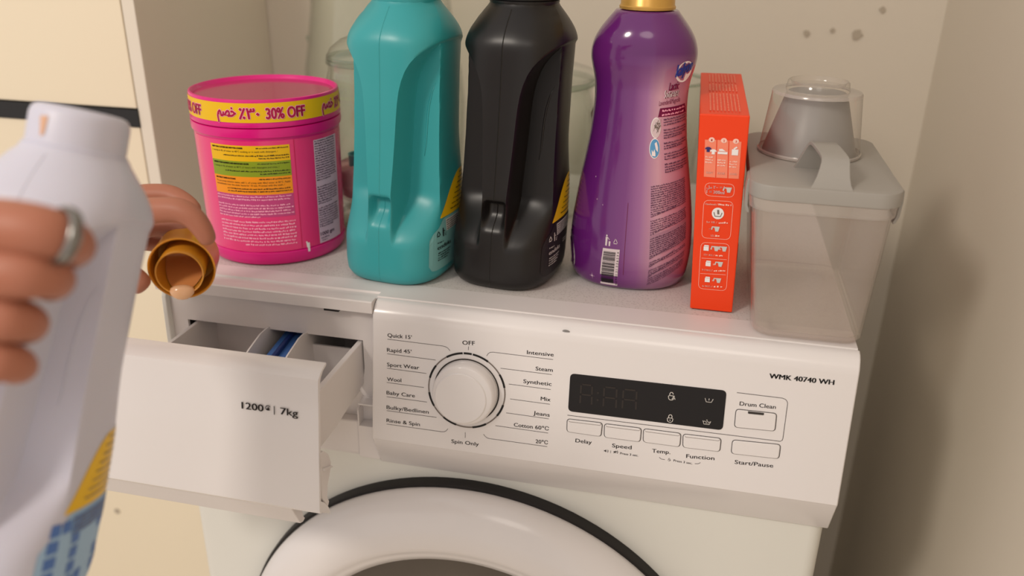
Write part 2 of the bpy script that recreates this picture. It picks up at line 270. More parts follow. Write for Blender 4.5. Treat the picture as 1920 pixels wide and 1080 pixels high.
DATA = {"names": [["Quick 15\u2019", [0.21953, -0.0175], [0.24123, -0.01687]], ["Rapid 45\u2019", [0.2192, -0.03077], [0.24115, -0.02976]], ["Sport Wear", [0.21929, -0.04398], [0.24813, -0.04329]], ["Wool", [0.21939, -0.05746], [0.23229, -0.05691]], ["Baby Care", [0.21904, -0.06995], [0.24461, -0.06939]], ["Bulky/Bedlinen", [0.21914, -0.08354], [0.25739, -0.08271]], ["Rinse & Spin", [0.21923, -0.09592], [0.24963, -0.09538]], ["OFF", [0.2855, -0.01627], [0.29611, -0.01567]], ["Spin Only", [0.27845, -0.10689], [0.30282, -0.10617]], ["Intensive", [0.34048, -0.0178], [0.36258, -0.01723]], ["Steam", [0.34848, -0.03102], [0.36259, -0.03057]], ["Synthetic", [0.33873, -0.04346], [0.3624, -0.04296]], ["Mix", [0.35416, -0.05687], [0.36228, -0.05673]], ["Jeans", [0.3486, -0.07044], [0.36242, -0.07046]], ["Cotton 60\u2103", [0.33258, -0.08355], [0.36248, -0.08291]], ["20\u2103", [0.352, -0.09591], [0.36241, -0.09564]], ["Drum Clean", [0.51257, -0.03924], [0.53987, -0.03842]], ["Delay", [0.38547, -0.09011], [0.39901, -0.08984]], ["Speed", [0.41601, -0.08999], [0.43192, -0.08949]], ["Temp.", [0.44876, -0.08977], [0.46334, -0.08896]], ["Function", [0.47629, -0.09028], [0.49844, -0.08887]], ["Start/Pause", [0.51442, -0.08951], [0.54401, -0.08827]]], "small": [["Press 3 sec.", [0.42304, -0.09535], [0.43792, -0.09513]], ["Press 3 sec.", [0.46649, -0.09499], [0.48149, -0.09534]]], "model": ["WMK 40740 WH", [0.53204, -0.01377], [0.57952, -0.01303]], "lines": [[[0.2194, -0.0195], [0.26815, -0.01965], [0.27092, -0.02001], [0.27315, -0.02113], [0.27486, -0.02317]], [[0.21921, -0.03263], [0.2625, -0.0329]], [[0.21931, -0.04585], [0.25466, -0.04603]], [[0.21911, -0.05895], [0.25266, -0.05912]], [[0.21906, -0.07216], [0.25561, -0.07211]], [[0.21915, -0.08518], [0.26455, -0.08508]], [[0.21924, -0.09787], [0.2694, -0.09783], [0.27181, -0.09747], [0.27362, -0.09617], [0.27498, -0.09419]], [[0.29072, -0.0173], [0.29069, -0.02051]], [[0.29038, -0.09517], [0.29055, -0.10032]], [[0.30658, -0.0237], [0.30785, -0.02145], [0.30955, -0.02013], [0.31183, -0.0197], [0.36234, -0.01986]], [[0.31887, -0.03303], [0.36194, -0.03301]], [[0.32647, -0.04608], [0.36193, -0.04624]], [[0.32816, -0.05918], [0.36203, -0.05931]], [[0.32536, -0.07217], [0.36187, -0.0724]], [[0.31659, -0.08516], [0.36195, -0.0853]], [[0.30658, -0.09453], [0.30818, -0.0965], [0.31018, -0.09767], [0.31269, -0.09788], [0.362, -0.09774]], [[0.50935, -0.02885], [0.54361, -0.02879], [0.54609, -0.02949], [0.54761, -0.03107], [0.5481, -0.03279], [0.54834, -0.06215], [0.54791, -0.06405], [0.54655, -0.06502], [0.37723, -0.06691]], [[0.45483, -0.09314], [0.45668, -0.09445], [0.45955, -0.09448]], [[0.48352, -0.09438], [0.4863, -0.09394], [0.48788, -0.09274]]], "disp": [[0.37722, -0.02998], [0.50153, -0.02826], [0.5021, -0.06212], [0.37744, -0.06322]], "btn": [[[0.37714, -0.07011], [0.40667, -0.06951], [0.40641, -0.08182], [0.37758, -0.0816]], [[0.40817, -0.06992], [0.43863, -0.06958], [0.43853, -0.08178], [0.40877, -0.08194]], [[0.44008, -0.06969], [0.47028, -0.06946], [0.47045, -0.08137], [0.44067, -0.08146]], [[0.47172, -0.06972], [0.50189, -0.06911], [0.50204, -0.08077], [0.47258, -0.08136]], [[0.51023, -0.0426], [0.54125, -0.04198], [0.54178, -0.05703], [0.51061, -0.0581]], [[0.51046, -0.06907], [0.54741, -0.06764], [0.5476, -0.07994], [0.51069, -0.081]]], "notch": [[0.51937, -0.04282], [0.53165, -0.04259], [0.53147, -0.04443], [0.5196, -0.04476]], "icons": [[0.45995, -0.03817], [0.46036, -0.05736], [0.48887, -0.038], [0.48908, -0.05709]], "dig": [[[0.38684, -0.03803], [0.39589, -0.0379], [0.39656, -0.05547], [0.38701, -0.05554]], [[0.40575, -0.03782], [0.41585, -0.0377], [0.41653, -0.05549], [0.40608, -0.05571]], [[0.42132, -0.03774], [0.43188, -0.03754], [0.43248, -0.0548], [0.42156, -0.05509]]], "ico2": [[0.41117, -0.09412], [0.4191, -0.09387], [0.46293, -0.0938]], "drawer": [["1200", [0.1436, -0.03105], [0.16145, -0.03105]], ["|", [0.17009, -0.03108], [0.17156, -0.03129]], ["7kg", [0.17534, -0.03117], [0.18952, -0.03124]]], "swirl": [0.16511, -0.02866], "tub": {"off": [[-61.68345, 0.13698], [-32.69531, 0.13477]], "word": [[-97.8474, 0.13938], [-82.91661, 0.14045]], "num": [[-80.92458, 0.13755], [-66.65147, 0.1376]], "bandtop": [-61.00106, 0.1494], "bandbot": [-62.36192, 0.13317], "bt2": [-94.47154, 0.15237], "lidbot": [-66.36921, 0.12835], "ring": [-67.16134, 0.11913], "yel": [[-110.26431, 0.11611], [-46.58567, 0.11357], [-46.62048, 0.0983], [-110.29404, 0.10193]], "grn": [[-110.29404, 0.10193], [-46.62048, 0.0983], [-47.33191, 0.08415], [-110.32424, 0.08753]], "org": [[-110.5498, 0.08758], [-47.27618, 0.08487], [-47.3732, 0.06841], [-111.3098, 0.07069]], "pur": [[-110.77145, 0.07034], [-47.25268, 0.06793], [-48.05526, 0.05129], [-112.24809, 0.04666]], "wht": [[-26.19629, 0.11373], [-5.25402, 0.1144], [-10.42973, 0.01412], [-27.50235, 0.0106]], "mark": [[-39.78247, 0.01701], [-36.45037, 0.01469], [-37.69488, 0.00417], [-40.04998, 0.00775]], "labbot": [-69.09765, 0.00729], "front": [-65.08628, -0.00426], "ar": [[-110.68395, 0.04133], [-47.39603, 0.04221], [-48.07213, 0.01737], [-107.70507, 0.02284]], "gm": [[-26.56334, 0.0197], [-11.16122, 0.0209]], "rimtop": [-62.2223, 0.17065], "rimf": [-63.90263, 0.15097]}, "box": {"cols": [[[0.13329, 0.87978], [0.36598, 0.88154], [0.39348, 0.6993], [0.15193, 0.70048]], [[0.38646, 0.8815], [0.61058, 0.88104], [0.64624, 0.69972], [0.41112, 0.69933]], [[0.63085, 0.881], [0.8737, 0.8783], [0.88257, 0.70012], [0.66718, 0.69976]]], "dots": [[0.27041, 0.88099], [0.51939, 0.88049], [0.7625, 0.87999]], "frames": [[[0.18819, 0.67097], [0.80972, 0.67237], [0.81309, 0.60653], [0.19782, 0.60678]], [[0.18207, 0.5836], [0.81352, 0.58614], [0.81185, 0.39113], [0.17937, 0.3896]], [[0.17403, 0.36547], [0.80862, 0.36907], [0.82069, 0.11705], [0.16853, 0.11593]]], "seps": [[[0.20611, 0.2822], [0.77454, 0.28524]], [[0.1957, 0.19893], [0.77959, 0.20398]]], "t": [["1 = 200ml", [0.23024, 0.62083], [0.60623, 0.62044]], ["Handwash /", [0.21703, 0.56127], [0.478, 0.56244]], ["for 10L /", [0.26699, 0.46987], [0.49875, 0.47134]], ["=", [0.33219, 0.43475], [0.38406, 0.43512]], ["1/2 /", [0.38264, 0.40094], [0.48298, 0.40172]], ["12+ KG /", [0.25562, 0.29831], [0.48745, 0.29877]], ["9-12KG /", [0.23026, 0.21634], [0.46938, 0.21721]], ["6-9KG /", [0.26003, 0.12882], [0.49462, 0.13001]], ["SORT", [0.19357, 0.71798], [0.3352, 0.71738]], ["DOSE", [0.44049, 0.7183], [0.58771, 0.71771]], ["LOAD", [0.69188, 0.71862], [0.83419, 0.71803]], ["1", [0.25839, 0.87508], [0.28241, 0.87503]], ["2", [0.50777, 0.8746], [0.53495, 0.87455]], ["3", [0.75127, 0.87413], [0.77817, 0.87408]]], "bowl": [0.50152, 0.52154], "cups": [[0.69424, 0.64252], [0.50064, 0.44116], [0.52065, 0.3389], [0.69598, 0.34049], [0.63258, 0.25809], [0.62213, 0.16997]], "packs": [[0.29497, 0.33686], [0.36274, 0.25519], [0.36697, 0.16868]], "eq": [[0.40858, 0.33609], [0.60718, 0.33789], [0.48907, 0.25469], [0.49541, 0.16743]], "ar": [[[0.22391, 0.64443], [0.60494, 0.64549]], [[0.49962, 0.56254], [0.78551, 0.56547]], [[0.53534, 0.47157], [0.73499, 0.47455]], [[0.48298, 0.40172], [0.57497, 0.40419]], [[0.51386, 0.29903], [0.71978, 0.30288]], [[0.50001, 0.21757], [0.76508, 0.22435]], [[0.52567, 0.13043], [0.73741, 0.13517]]], "ico": [[0.26065, 0.83082], [0.5099, 0.82681], [0.75758, 0.83032]], "ard": [[0.25161, 0.7889], [0.50194, 0.77737], [0.75139, 0.77357]], "bl": [0.46705, 0.056, -0.00296], "br": [0.50135, 0.056, -0.00133], "tr": [0.49588, 0.052, 0.16637], "tl": [0.45886, 0.052, 0.1633]}, "soft": {"kal": [[-42.95499, 0.18345], [-23.2307, 0.18811]], "soft": [[-52.59277, 0.16648], [-32.32435, 0.16815]], "lactic": [[-48.16564, 0.17265], [-34.89894, 0.17392]], "lav": [[-59.5656, 0.16064], [-29.53991, 0.1635]], "bar": [[-57.5994, 0.15858], [-17.50116, 0.16087], [-12.6545, 0.15347], [-59.52122, 0.15152]], "c1": [-61.87087, 0.14295], "c2": [-62.35196, 0.12625], "lines": [[[-52.36645, 0.1489], [-19.25767, 0.15158]], [[-49.10451, 0.10593], [-15.9715, 0.10839]]], "blk": [[-65.59739, 0.0942], [-21.58706, 0.09924], [-23.98872, 0.02395], [-62.91736, 0.00697]], "code": [[-115.62684, 0.03874], [-96.7012, 0.0391], [-97.87901, 0.00402], [-119.25272, 0.00376]], "man": [-111.2439, 0.04572], "rec": [-102.19003, 0.04554], "star": [-127.77628, 0.01026], "seam": [[-91.55497, 0.08031], [-91.13139, 0.01602]], "badge": [-167.09764, 0.01878], "spark": [[-135.64903, 0.09821], [-129.00799, 0.07991], [-121.42811, 0.076]]}}

# ---------------------------------------------------------------- the room
def structure(o): o['kind'] = 'structure'; return o
structure(box(G(), -1.6, .84, .5, .6, -TOP, 1.75).link('wall_back', M_WALL))
structure(box(G(), .72, .84, -1.0, .5, -TOP, 1.75).link('wall_right', M_WALL))
structure(box(G(), -1.6, .84, -2.4, .6, -TOP - .08, -TOP).link('floor', M_FLOOR))
# rawl plugs and chips on the back wall
for i, (x, z, r) in enumerate([(.5711, .178, .0038), (.6002, .1822, .003), (.6285, .1785, .0062), (.6519, .2076, .0036), (-.074, .1446, .0045)]):
    g = G(); n = 11; rnd = random.Random(i)
    pr = [(x + r * math.cos(2 * PI * k / n) * rnd.uniform(.7, 1.15), z + r * math.sin(2 * PI * k / n) * rnd.uniform(.75, 1.2)) for k in range(n)]
    g.add([(a, .4985, b) for a, b in pr] + [(a, .4999, b) for a, b in pr], [tuple(range(n))] + [(k, (k + 1) % n, n + (k + 1) % n, n + k) for k in range(n)])
    g.link('wall_plug', flat('green_plug', (150, 160, 140)) if i == 4 else M_SPOT, bpy.data.objects['wall_back'])

# tall cabinet on the left, standing further back than the washing machine
cab = thing('tall_cabinet', 'tall cream cabinet left of the washing machine with black handle strip', 'cabinet', (-.45, .36, -TOP))
box(G(), -.148, -.133, .2156, .499, -TOP, 1.3).link('side_panel', M_CABSIDE, cab, bev=.0006)
box(G(), -.72, -.149, .236, .499, -TOP, 1.3).link('carcass', M_CREAM, cab)
d1 = box(G(), -.70, -.1495, .2156, .2346, .0995, 1.29).link('door', M_CREAM, cab, bev=.001, label='cream upper door')
d2 = box(G(), -.70, -.1495, .2156, .2346, -TOP + .07, .0785).link('door', M_CREAM, cab, bev=.001, label='cream lower door')
g = G(); prism_x(g, [(.2135, .0795), (.2135, .0985), (.2345, .0985), (.2345, .094), (.219, .094), (.219, .084), (.2345, .084), (.2345, .0795)], -.70, -.148)
g.link('handle_strip', M_BLACKM, cab, label='black metal handle strip between the doors')
lathe(G(), [(.001, 0), (.0042, .0), (.0045, .001), (.003, .002), (.001, .0022)], 0, 0, 16)
g = G(); sp = [(-.2826 + .0042 * math.cos(2 * PI * k / 14), -.4708 + .0042 * math.sin(2 * PI * k / 14)) for k in range(14)]
g.add([(a, .2145, b) for a, b in sp] + [(a, .216, b) for a, b in sp], [tuple(range(14))] + [(k, (k + 1) % 14, 14 + (k + 1) % 14, 14 + k) for k in range(14)])
g.link('screw_cover', M_SPOT, d2)

# ---------------------------------------------------------------- washing machine
W = .595; XC = .2058; XR = .5966; DY = .44
wm = thing('washing_machine', 'white front-loading washing machine with its detergent drawer pulled out', 'washing machine', (.2975, .2, -TOP))
# cabinet body: front sheet with the round door cut-out is closed here by the door itself
g = G(); prism_z(g, rrect(.0, W, .004, DY, .012, 5), -TOP + .012, -.157)
g.link('cabinet_body', M_BODY, wm, auto=40)
for x in (.05, .545):
    for y in (.05, .39): lathe(G(), [(.018, -TOP), (.018, -TOP + .008), (.011, -TOP + .009), (.011, -TOP + .013)], x, y, 20).link('foot', M_DARKIN, wm, auto=40)
# shell above the body: open towards the drawer bay
g = G(); box(g, .002, .012, .014, DY, -.157, -.008); box(g, W - .010, W, .02, DY, -.157, -.008); box(g, .002, W, DY - .006, DY, -.157, -.008); box(g, .21, W, .024, .03, -.157, -.008)
g.link('upper_shell', M_BODY, wm)
# worktop: plastic border and speckled sheet
g = G(); prism_x(g, [(0, -.0105), (0, -.0008), (.0015, .0), (.010, .0003), (.0108, -.0016), (.022, -.0016), (.0228, .0), (.0445, .0), (.0445, -.0105)], 0, XC - .0004)
prism_x(g, [(.0135, -.0105), (.0135, -.0008), (.0145, .0), (.0445, .0), (.0445, -.0105)], XC - .0004, W)
wt = g.link('worktop', M_WPL, wm)
g = G(); box(g, .0, W, .0445, DY, -.0105, -.0006); g.link('speckled_sheet', M_SPECK, wt, bev=.0006)
# control panel: rounded top, leaning front, lip running back at the foot
T8 = math.radians(8); UP = Vector((0, math.sin(T8), math.cos(T8))); NR = Vector((0, -math.cos(T8), math.sin(T8))); P8 = Vector((0, 0, -.012))
def pan(u, v, off=.00018): return Vector((u, 0, 0)) + P8 + UP * v + NR * off
prof = [(.0142, -.0022), (.0142, -.0012), (.0128, -.0009), (.0085, -.0022), (.0050, -.0046), (.0022, -.0085), (.0006, -.0125)]
fold = P8 + UP * -.1132
prof += [(-.0006 - .0 + (P8 + UP * -.006).y, (P8 + UP * -.006).z), (fold.y, fold.z), (fold.y + .0012, fold.z - .0022), (.0008, -.1592), (.0022, -.1606), (.0142, -.1606)]
prof[7] = ((P8 + UP * -.004).y, (P8 + UP * -.004).z); prof[6] = ((P8).y + .0003, P8.z + .0006)
g = G(); prism_x(g, prof, XC, XR)
cp = g.link('control_panel', M_WHITE, wm, bev=.0012, seg=2, auto=32)
# print on the panel
for s, a, b in DATA['names']:
    g = G(); put_text(g, s, a, b, pan, .0035 if s != 'OFF' else .0038, .00007); g.link('printed_name', M_PRINT, cp, fix=False)
for s, a, b in DATA['small']:
    g = G(); put_text(g, s, a, b, pan, .0020, .00004); g.link('printed_hint', M_PRINT, cp, fix=False)
s, a, b = DATA['model']; g = G(); put_text(g, s, a, b, pan, .0042, .00026); g.link('printed_model_number', M_PRINTB, cp, fix=False)
for L in DATA['lines']:
    g = G(); ribbon(g, L, .00036 if len(L) < 8 else .00042, pan); g.link('printed_line', M_PRINT, cp, fix=False)
i0, i1, i2 = DATA['ico2']
g = G()
for c in (i0, i1):                                  # loudspeakers, the second struck out
    poly(g, [(c[0] - .0016, c[1] - .0004), (c[0] - .0008, c[1] - .0004), (c[0] + .0002, c[1] - .0013), (c[0] + .0002, c[1] + .0013), (c[0] - .0008, c[1] + .0004), (c[0] - .0016, c[1] + .0004)], pan)
    for r in (.0009, .0016): ribbon(g, [(c[0] + .0004 + r * math.cos(t), c[1] + r * math.sin(t)) for t in (-.9, -.45, 0, .45, .9)], .0003, pan)
ribbon(g, [(i1[0] - .0016, i1[1] - .0014), (i1[0] + .0018, i1[1] + .0014)], .0003, pan); ribbon(g, [((i0[0] + i1[0]) / 2, i0[1] - .0014), ((i0[0] + i1[0]) / 2, i0[1] + .001)], .0003, pan)
g.link('sound_symbols', M_PRINT, cp, fix=False)
def padlock(g, c, k, fn, person=False):
    ribbon(g, [(c[0] + x * k, c[1] + y * k) for x, y in ((-.5, 0), (.5, 0), (.62, -.2), (.5, -.8), (.2, -1), (-.2, -1), (-.5, -.8), (-.62, -.2))], .16 * k, fn, closed=True)
    ribbon(g, [(c[0] + x * k, c[1] + y * k) for x, y in ((-.36, 0), (-.36, .5), (-.18, .78), (.18, .78), (.36, .5), (.36, 0 if not person else .35))], .17 * k, fn)
    if person: disc(g, (c[0] + .55 * k, c[1] - .1 * k), .2 * k, fn, 10); ribbon(g, [(c[0] + .2 * k, c[1] - .8 * k), (c[0] + .35 * k, c[1] - .45 * k), (c[0] + .75 * k, c[1] - .45 * k), (c[0] + .9 * k, c[1] - .8 * k)], .15 * k, fn)
    else: disc(g, (c[0], c[1] - .5 * k), .14 * k, fn, 8)
def tub_icon(g, c, k, fn, wavy=False):
    ribbon(g, [(c[0] + x * k, c[1] + y * k) for x, y in ((-1, .45), (-.65, -.5), (.65, -.5), (1, .45))], .15 * k, fn)
    if wavy: ribbon(g, [(c[0] + x * k, c[1] + y * k) for x, y in ((-.85, .15), (-.5, .35), (-.15, .1), (.2, .35), (.55, .1), (.85, .3))], .13 * k, fn); disc(g, (c[0], c[1] + .65 * k), .15 * k, fn, 8); disc(g, (c[0] - .1 * k, c[1] - .2 * k), .13 * k, fn, 8); disc(g, (c[0] + .35 * k, c[1] - .15 * k), .1 * k, fn, 8)
    else: ribbon(g, [(c[0], c[1] + .5 * k), (c[0], c[1] - .05 * k)], .15 * k, fn)
g = G(); padlock(g, i2, .0014, pan, True); g.link('child_lock_symbol', M_PRINT, cp, fix=False)
# display window
q = [Vector(p) for p in DATA['disp']]; c = sum(q, Vector((0, 0))) / 4
def rquad(qd, r, n=5):
    """quad in surface coordinates with rounded corners"""
    out = []; qd = [Vector(p) for p in qd]
    for i in range(4):
        p = qd[i]; a = (qd[i - 1] - p).normalized(); b = (qd[(i + 1) % 4] - p).normalized()
        for k in range(n + 1):
            t = k / n; out.append(tuple(p + a * r * (1 - t) ** 2 + b * r * t ** 2))
    return out
def slab(g, pts, fn, o0, o1, mi=0):
    n = len(pts); g.add([fn(p[0], p[1], o0) for p in pts] + [fn(p[0], p[1], o1) for p in pts], [tuple(range(n))[::-1], tuple(range(n, 2 * n))] + [(i, (i + 1) % n, n + (i + 1) % n, n + i) for i in range(n)], mi)
g = G(); slab(g, rquad(q, .004), pan, -.002, .0004); dsp = g.link('display_window', M_DISP, wm, bev=.0002)
pd = lambda u, v: pan(u, v, .0006)
for c, kind in zip(DATA['icons'], 'abcd'):
    g = G()
    if kind == 'a': padlock(g, (c[0] - .0005, c[1]), .0036, pd, True)
    elif kind == 'b': padlock(g, c, .0036, pd)
    else: tub_icon(g, c, .0031, pd, kind == 'd')
    g.link('display_symbol', M_ICON, dsp, fix=False)
for dq in DATA['dig']:
    g = G(); tl, tr, br, bl = dq; ml, mr = lerp2(tl, bl, .5), lerp2(tr, br, .5)
    for a, b in ((tl, tr), (tl, ml), (tr, mr), (ml, mr), (ml, bl), (mr, br)): ribbon(g, [lerp2(a, b, .1), lerp2(a, b, .9)], .0013, pd)
    g.link('display_digit', M_SEG, dsp, fix=False)
g = G(); a = lerp2(DATA['dig'][0][1], DATA['dig'][1][0], .5); b = lerp2(DATA['dig'][0][2], DATA['dig'][1][3], .5)
for t in (.33, .68): disc(g, lerp2(a, b, t), .0009, pd, 8)
g.link('display_colon', M_SEG, dsp, fix=False)
# push buttons
for i, bq in enumerate(DATA['btn']):
    g = G(); ribbon(g, rquad(bq, .0028), .0005, pan, closed=True)
    c = sum((Vector(p) for p in bq), Vector((0, 0))) / 4
    inner = [tuple(c + (Vector(p) - c) * .965) for p in bq]
    h = G(); slab(h, rquad(inner, .0024), pan, -.0015, .0011)
    bt = h.link('button', M_WHITE, wm, bev=.0004, auto=30)
    g.link('button_gap', M_GAP, bt, fix=False)
    if i < 4:
        tl, tr, br, bl = bq; k = G()
        ribbon(k, [lerp2(lerp2(tl, bl, .08), lerp2(tr, br, .08), .05), lerp2(lerp2(tl, bl, .17), lerp2(tr, br, .17), .07), lerp2(lerp2(tl, bl, .17), lerp2(tr, br, .17), .93), lerp2(lerp2(tl, bl, .06), lerp2(tr, br, .06), .97)], .0003, lambda u, v: pan(u, v, .0013)); k.link('button_groove', M_GREYP, bt, fix=False)
    if i == 4:
        k = G(); slab(k, rquad(DATA['notch'], .0005), pan, 0, .0014); k.link('indicator_window', M_GAP, bt)
# programme dial
DC = (.2903, -.0569); DR = .0333
g = G(); ds = lambda r, off, n=72: [pan(DC[0] + r * math.cos(2 * PI * i / n), DC[1] + r * math.sin(2 * PI * i / n), off) for i in range(n)]
rings(g, [ds(.0272, -.001), ds(.0268, .0100), ds(.0258, .0124), ds(.0245, .0132), ds(.020, .0134), ds(.004, .0132)])
dial = g.link('programme_dial', M_WHITE, wm, auto=45)
# ring of the dial: black and grey arcs
g = G(); edges = [95, 88.8, 84, 62, 48, 24, 8, -9, -21, -37, -58, -81, -104, -124, -147, -166, 176, 163.5, 149.5]
spans = [(96, 84, 1), (82.5, 58, 1), (58, 33, 0), (33, 12, 1), (12, -15, 0), (-15, -35, 1), (-35, -57, 0), (-57, -79, 1), (-79, -104, 0), (-104, -126, 1), (-126, -148, 0), (-148, -170, 1), (-170, -193, 0), (-193, -215, 1), (-215, -237, 0), (-237, -262.5, 1)]
for a0, a1, dk in spans:
    gg = G(); n = 8; pts = [(DC[0] + DR * math.cos(math.radians(a0 + (a1 - a0) * i / n)), DC[1] + DR * math.sin(math.radians(a0 + (a1 - a0) * i / n))) for i in range(n + 1)]
    ribbon(gg, pts, .0017 if dk else .0011, lambda u, v: pan(u, v, .0003)); gg.link('dial_ring_segment', M_PRINTB if dk else M_GREYP, cp, fix=False)
g = G(); rings(g, [ds(.0274, .00015), ds(.0286, .0003)], False, False); g.link('dial_gap', M_GAP, dial, fix=False)
# finger scoop around the dial's upper right: raised inner face
g = G(); rings(g, [[pan(DC[0] - .0015 + .0225 * math.cos(2 * PI * i / 64), DC[1] - .002 + .0225 * math.sin(2 * PI * i / 64), o) for i in range(64)] for o in (.012, .0142)]); g.link('dial_face', M_WHITE, dial, bev=.0012, auto=40)

# drawer bay: fascia behind the drawer with its slot
FY = .012
g = G()
outer = [(.004, -.0105), (XC, -.0105), (XC, -.157), (.004, -.157)]
hole = [(.0195, -.0435), (.1905, -.0435), (.1905, -.071), (.188, -.088), (.180, -.0955), (.03, -.0955), (.022, -.088), (.0195, -.07)]
def plate_with_hole(g, outer, hole, y0, y1):
    no, nh = len(outer), len(hole)
    bm = bmesh.new(); vo = [bm.verts.new((x, 0, z)) for x, z in outer]; vh = [bm.verts.new((x, 0, z)) for x, z in hole]
    es = [bm.edges.new((vo[i], vo[(i + 1) % no])) for i in range(no)] + [bm.edges.new((vh[i], vh[(i + 1) % nh])) for i in range(nh)]
    bmesh.ops.triangle_fill(bm, edges=es, use_beauty=True)
    bm.verts.index_update(); vs = [v.co.copy() for v in bm.verts]; fs = [[v.index for v in f.verts] for f in bm.faces]; bm.free()
    g.add([(v.x, y0, v.z) for v in vs], fs); g.add([(v.x, y1, v.z) for v in vs], [f[::-1] for f in fs])
    for ring in (outer, hole):
        n = len(ring); g.add([(x, y0, z) for x, z in ring] + [(x, y1, z) for x, z in ring], [(i, (i + 1) % n, n + (i + 1) % n, n + i) for i in range(n)])
plate_with_hole(g, outer, hole, FY, FY + .003)
bay = g.link('drawer_bay', M_WPL, wm)
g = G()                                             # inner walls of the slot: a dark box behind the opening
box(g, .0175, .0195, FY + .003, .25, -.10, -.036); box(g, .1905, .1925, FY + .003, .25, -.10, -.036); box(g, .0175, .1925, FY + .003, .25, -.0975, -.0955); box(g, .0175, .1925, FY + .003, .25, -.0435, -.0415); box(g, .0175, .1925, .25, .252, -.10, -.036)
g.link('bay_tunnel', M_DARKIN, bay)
for x in (.0305, .1685):
    g = G(); box(g, x - .0068, x + .0068, -.0004, .006, -.0122, -.0106); g.link('worktop_clip', M_DARKIN, wt)
g = G(); prism_x(g, [(.0015, -.1205), (.0015, -.1535), (.003, -.1575), (.013, -.1575), (.013, -.14), (.0125, -.1205)], .004, .1862); g.link('bay_ledge', M_WPL, bay, bev=.0015)
g = G(); box(g, .1862, XC, -.0005, .0125, -.157, -.1235); box(g, .1862, .1876, -.0005, .0125, -.1235, -.1065); box(g, .1862, XC, .0105, .0125, -.1235, -.100)
prism_x(g, [(-.0005, -.1065), (.0125, -.1005), (.0125, -.1020), (-.0005, -.108)], .1862, .1876); box(g, .1876, XC, -.0005, .0125, -.1020, -.1005)
g.link('catch_pocket', M_WPL, bay, bev=.0004)
g = G(); prism_x(g, [(.0125, -.0105), (.0125, -.157), (.003, -.157), (.0015, -.15), (.006, -.02), (.01, -.0105)], 0, .0045); g.link('corner_post', M_BODY, wm, bev=.001)

# detergent drawer
FX0, FX1 = .0012, XC - .0002
pf = [(-.0925, -.0089), (-.0975, -.0100), (-.1030, -.0120), (-.1076, -.0158), (-.1086, -.0190), (-.1237, -.1205), (-.1236, -.1232), (-.1222, -.1252), (-.1195, -.1262), (-.1075, -.1362), (-.1062, -.1352), (-.1085, -.1290), (-.1150, -.1200), (-.1200, -.1150), (-.1050, -.0190), (-.1030, -.0160), (-.0990, -.0125), (-.0925, -.0108)]
g = G(); prism_x(g, pf, FX0, FX1)
df = g.link('detergent_drawer', M_WHITE, wm, auto=32)
Q0 = Vector((0, -.1076, -.0152)); Q1 = Vector((0, -.124, -.1247)); UD = (Q0 - Q1).normalized(); ND = Vector((0, -UD.z, UD.y))
def drw(u, v, off=.0013): return Vector((u, 0, 0)) + Q0 + UD * v + ND * off
for s, a, b in DATA['drawer']:
    g = G()
    if s == '|': ribbon(g, [(a[0] + .0003, a[1] - .0012), (a[0] + .0003, a[1] + .0058)], .0007, drw)
    else: put_text(g, s, a, b, drw, .0058, .00022)
    g.link('printed_rating', M_PRINT, df, fix=False)
c = DATA['swirl']; g = G()
ribbon(g, [(c[0] + .0024 * (1 - t * .06) * math.cos(.6 + t * .62), c[1] + .0008 + .0024 * (1 - t * .06) * math.sin(.6 + t * .62)) for t in range(13)], .0007, drw); ribbon(g, [(c[0] - .0009 + .0005 * t, c[1] + .0007 * math.sin(t * 1.2)) for t in range(6)], .0006, drw); disc(g, (c[0] + .0002, c[1]), .001, drw, 10)
g.link('spin_symbol', M_PRINT, df, fix=False)
g = G(); prism_x(g, [(-.1215, -.1245), (-.1085, -.1500), (-.1040, -.1520), (-.1000, -.1510), (-.1020, -.1480), (-.1075, -.1260)], FX0 + .0006, .1800); g.link('grip_lip', M_WPL, df, bev=.0008)
# tray behind the front: side walls, floor, back, dividers, siphon
def wallx(g, x0, x1, prof): prism_x(g, prof, x0, x1)
g = G(); wallx(g, .0262, .0298, [(-.112, -.070), (-.100, -.0455), (.09, -.0455), (.09, -.094), (-.112, -.094)]); g.link('tray_side', M_WPL, df, bev=.0005)
g = G(); wallx(g, .1845, .1893, [(-.1125, -.070), (-.095, -.0452), (.09, -.0452), (.09, -.074), (.0, -.088), (-.05, -.094), (-.1165, -.094)]); g.link('tray_side', M_WPL, df, bev=.0008)
g = G(); box(g, .0298, .1845, -.112, .09, -.0955, -.093); box(g, .0298, .1845, .087, .09, -.093, -.0455); g.link('tray_floor', M_WPL, df)
def divider(x, ys):
    g = G(); prism_x(g, [(-.112, -.094), (-.112, -.07)] + ys + [(.087, -.05), (.087, -.094)], x - .0007, x + .0007); g.link('tray_divider', M_WPL, df)
divider(.1010, [(-.050, -.054), (-.026, -.0455), (-.004, -.0405), (.010, -.0405), (.03, -.0440)])
divider(.1375, [(-.050, -.054), (-.026, -.0455), (-.004, -.0405), (.006, -.0405), (.02, -.0440)])
g = G(); prism_x(g, [(-.05, -.062), (.06, -.047), (.06, -.052), (-.05, -.067)], .1085, .1355); si = g.link('siphon_lid', M_BLUE, df, bev=.001, label='blue siphon insert')
g = G(); prism_x(g, [(-.05, -.0575), (.06, -.0425), (.06, -.047), (-.05, -.062)], .1165, .1205); g.link('siphon_rib', mat('deep_blue_plastic', (30, 50, 110), .35), si, bev=.0012)
g = G(); box(g, .1382, .1845, .020, .022, -.093, -.058); g.link('tray_wall', M_WPL, df)
g = G(); box(g, .0298, .1003, .040, .042, -.093, -.055); g.link('tray_wall', M_WPL, df)
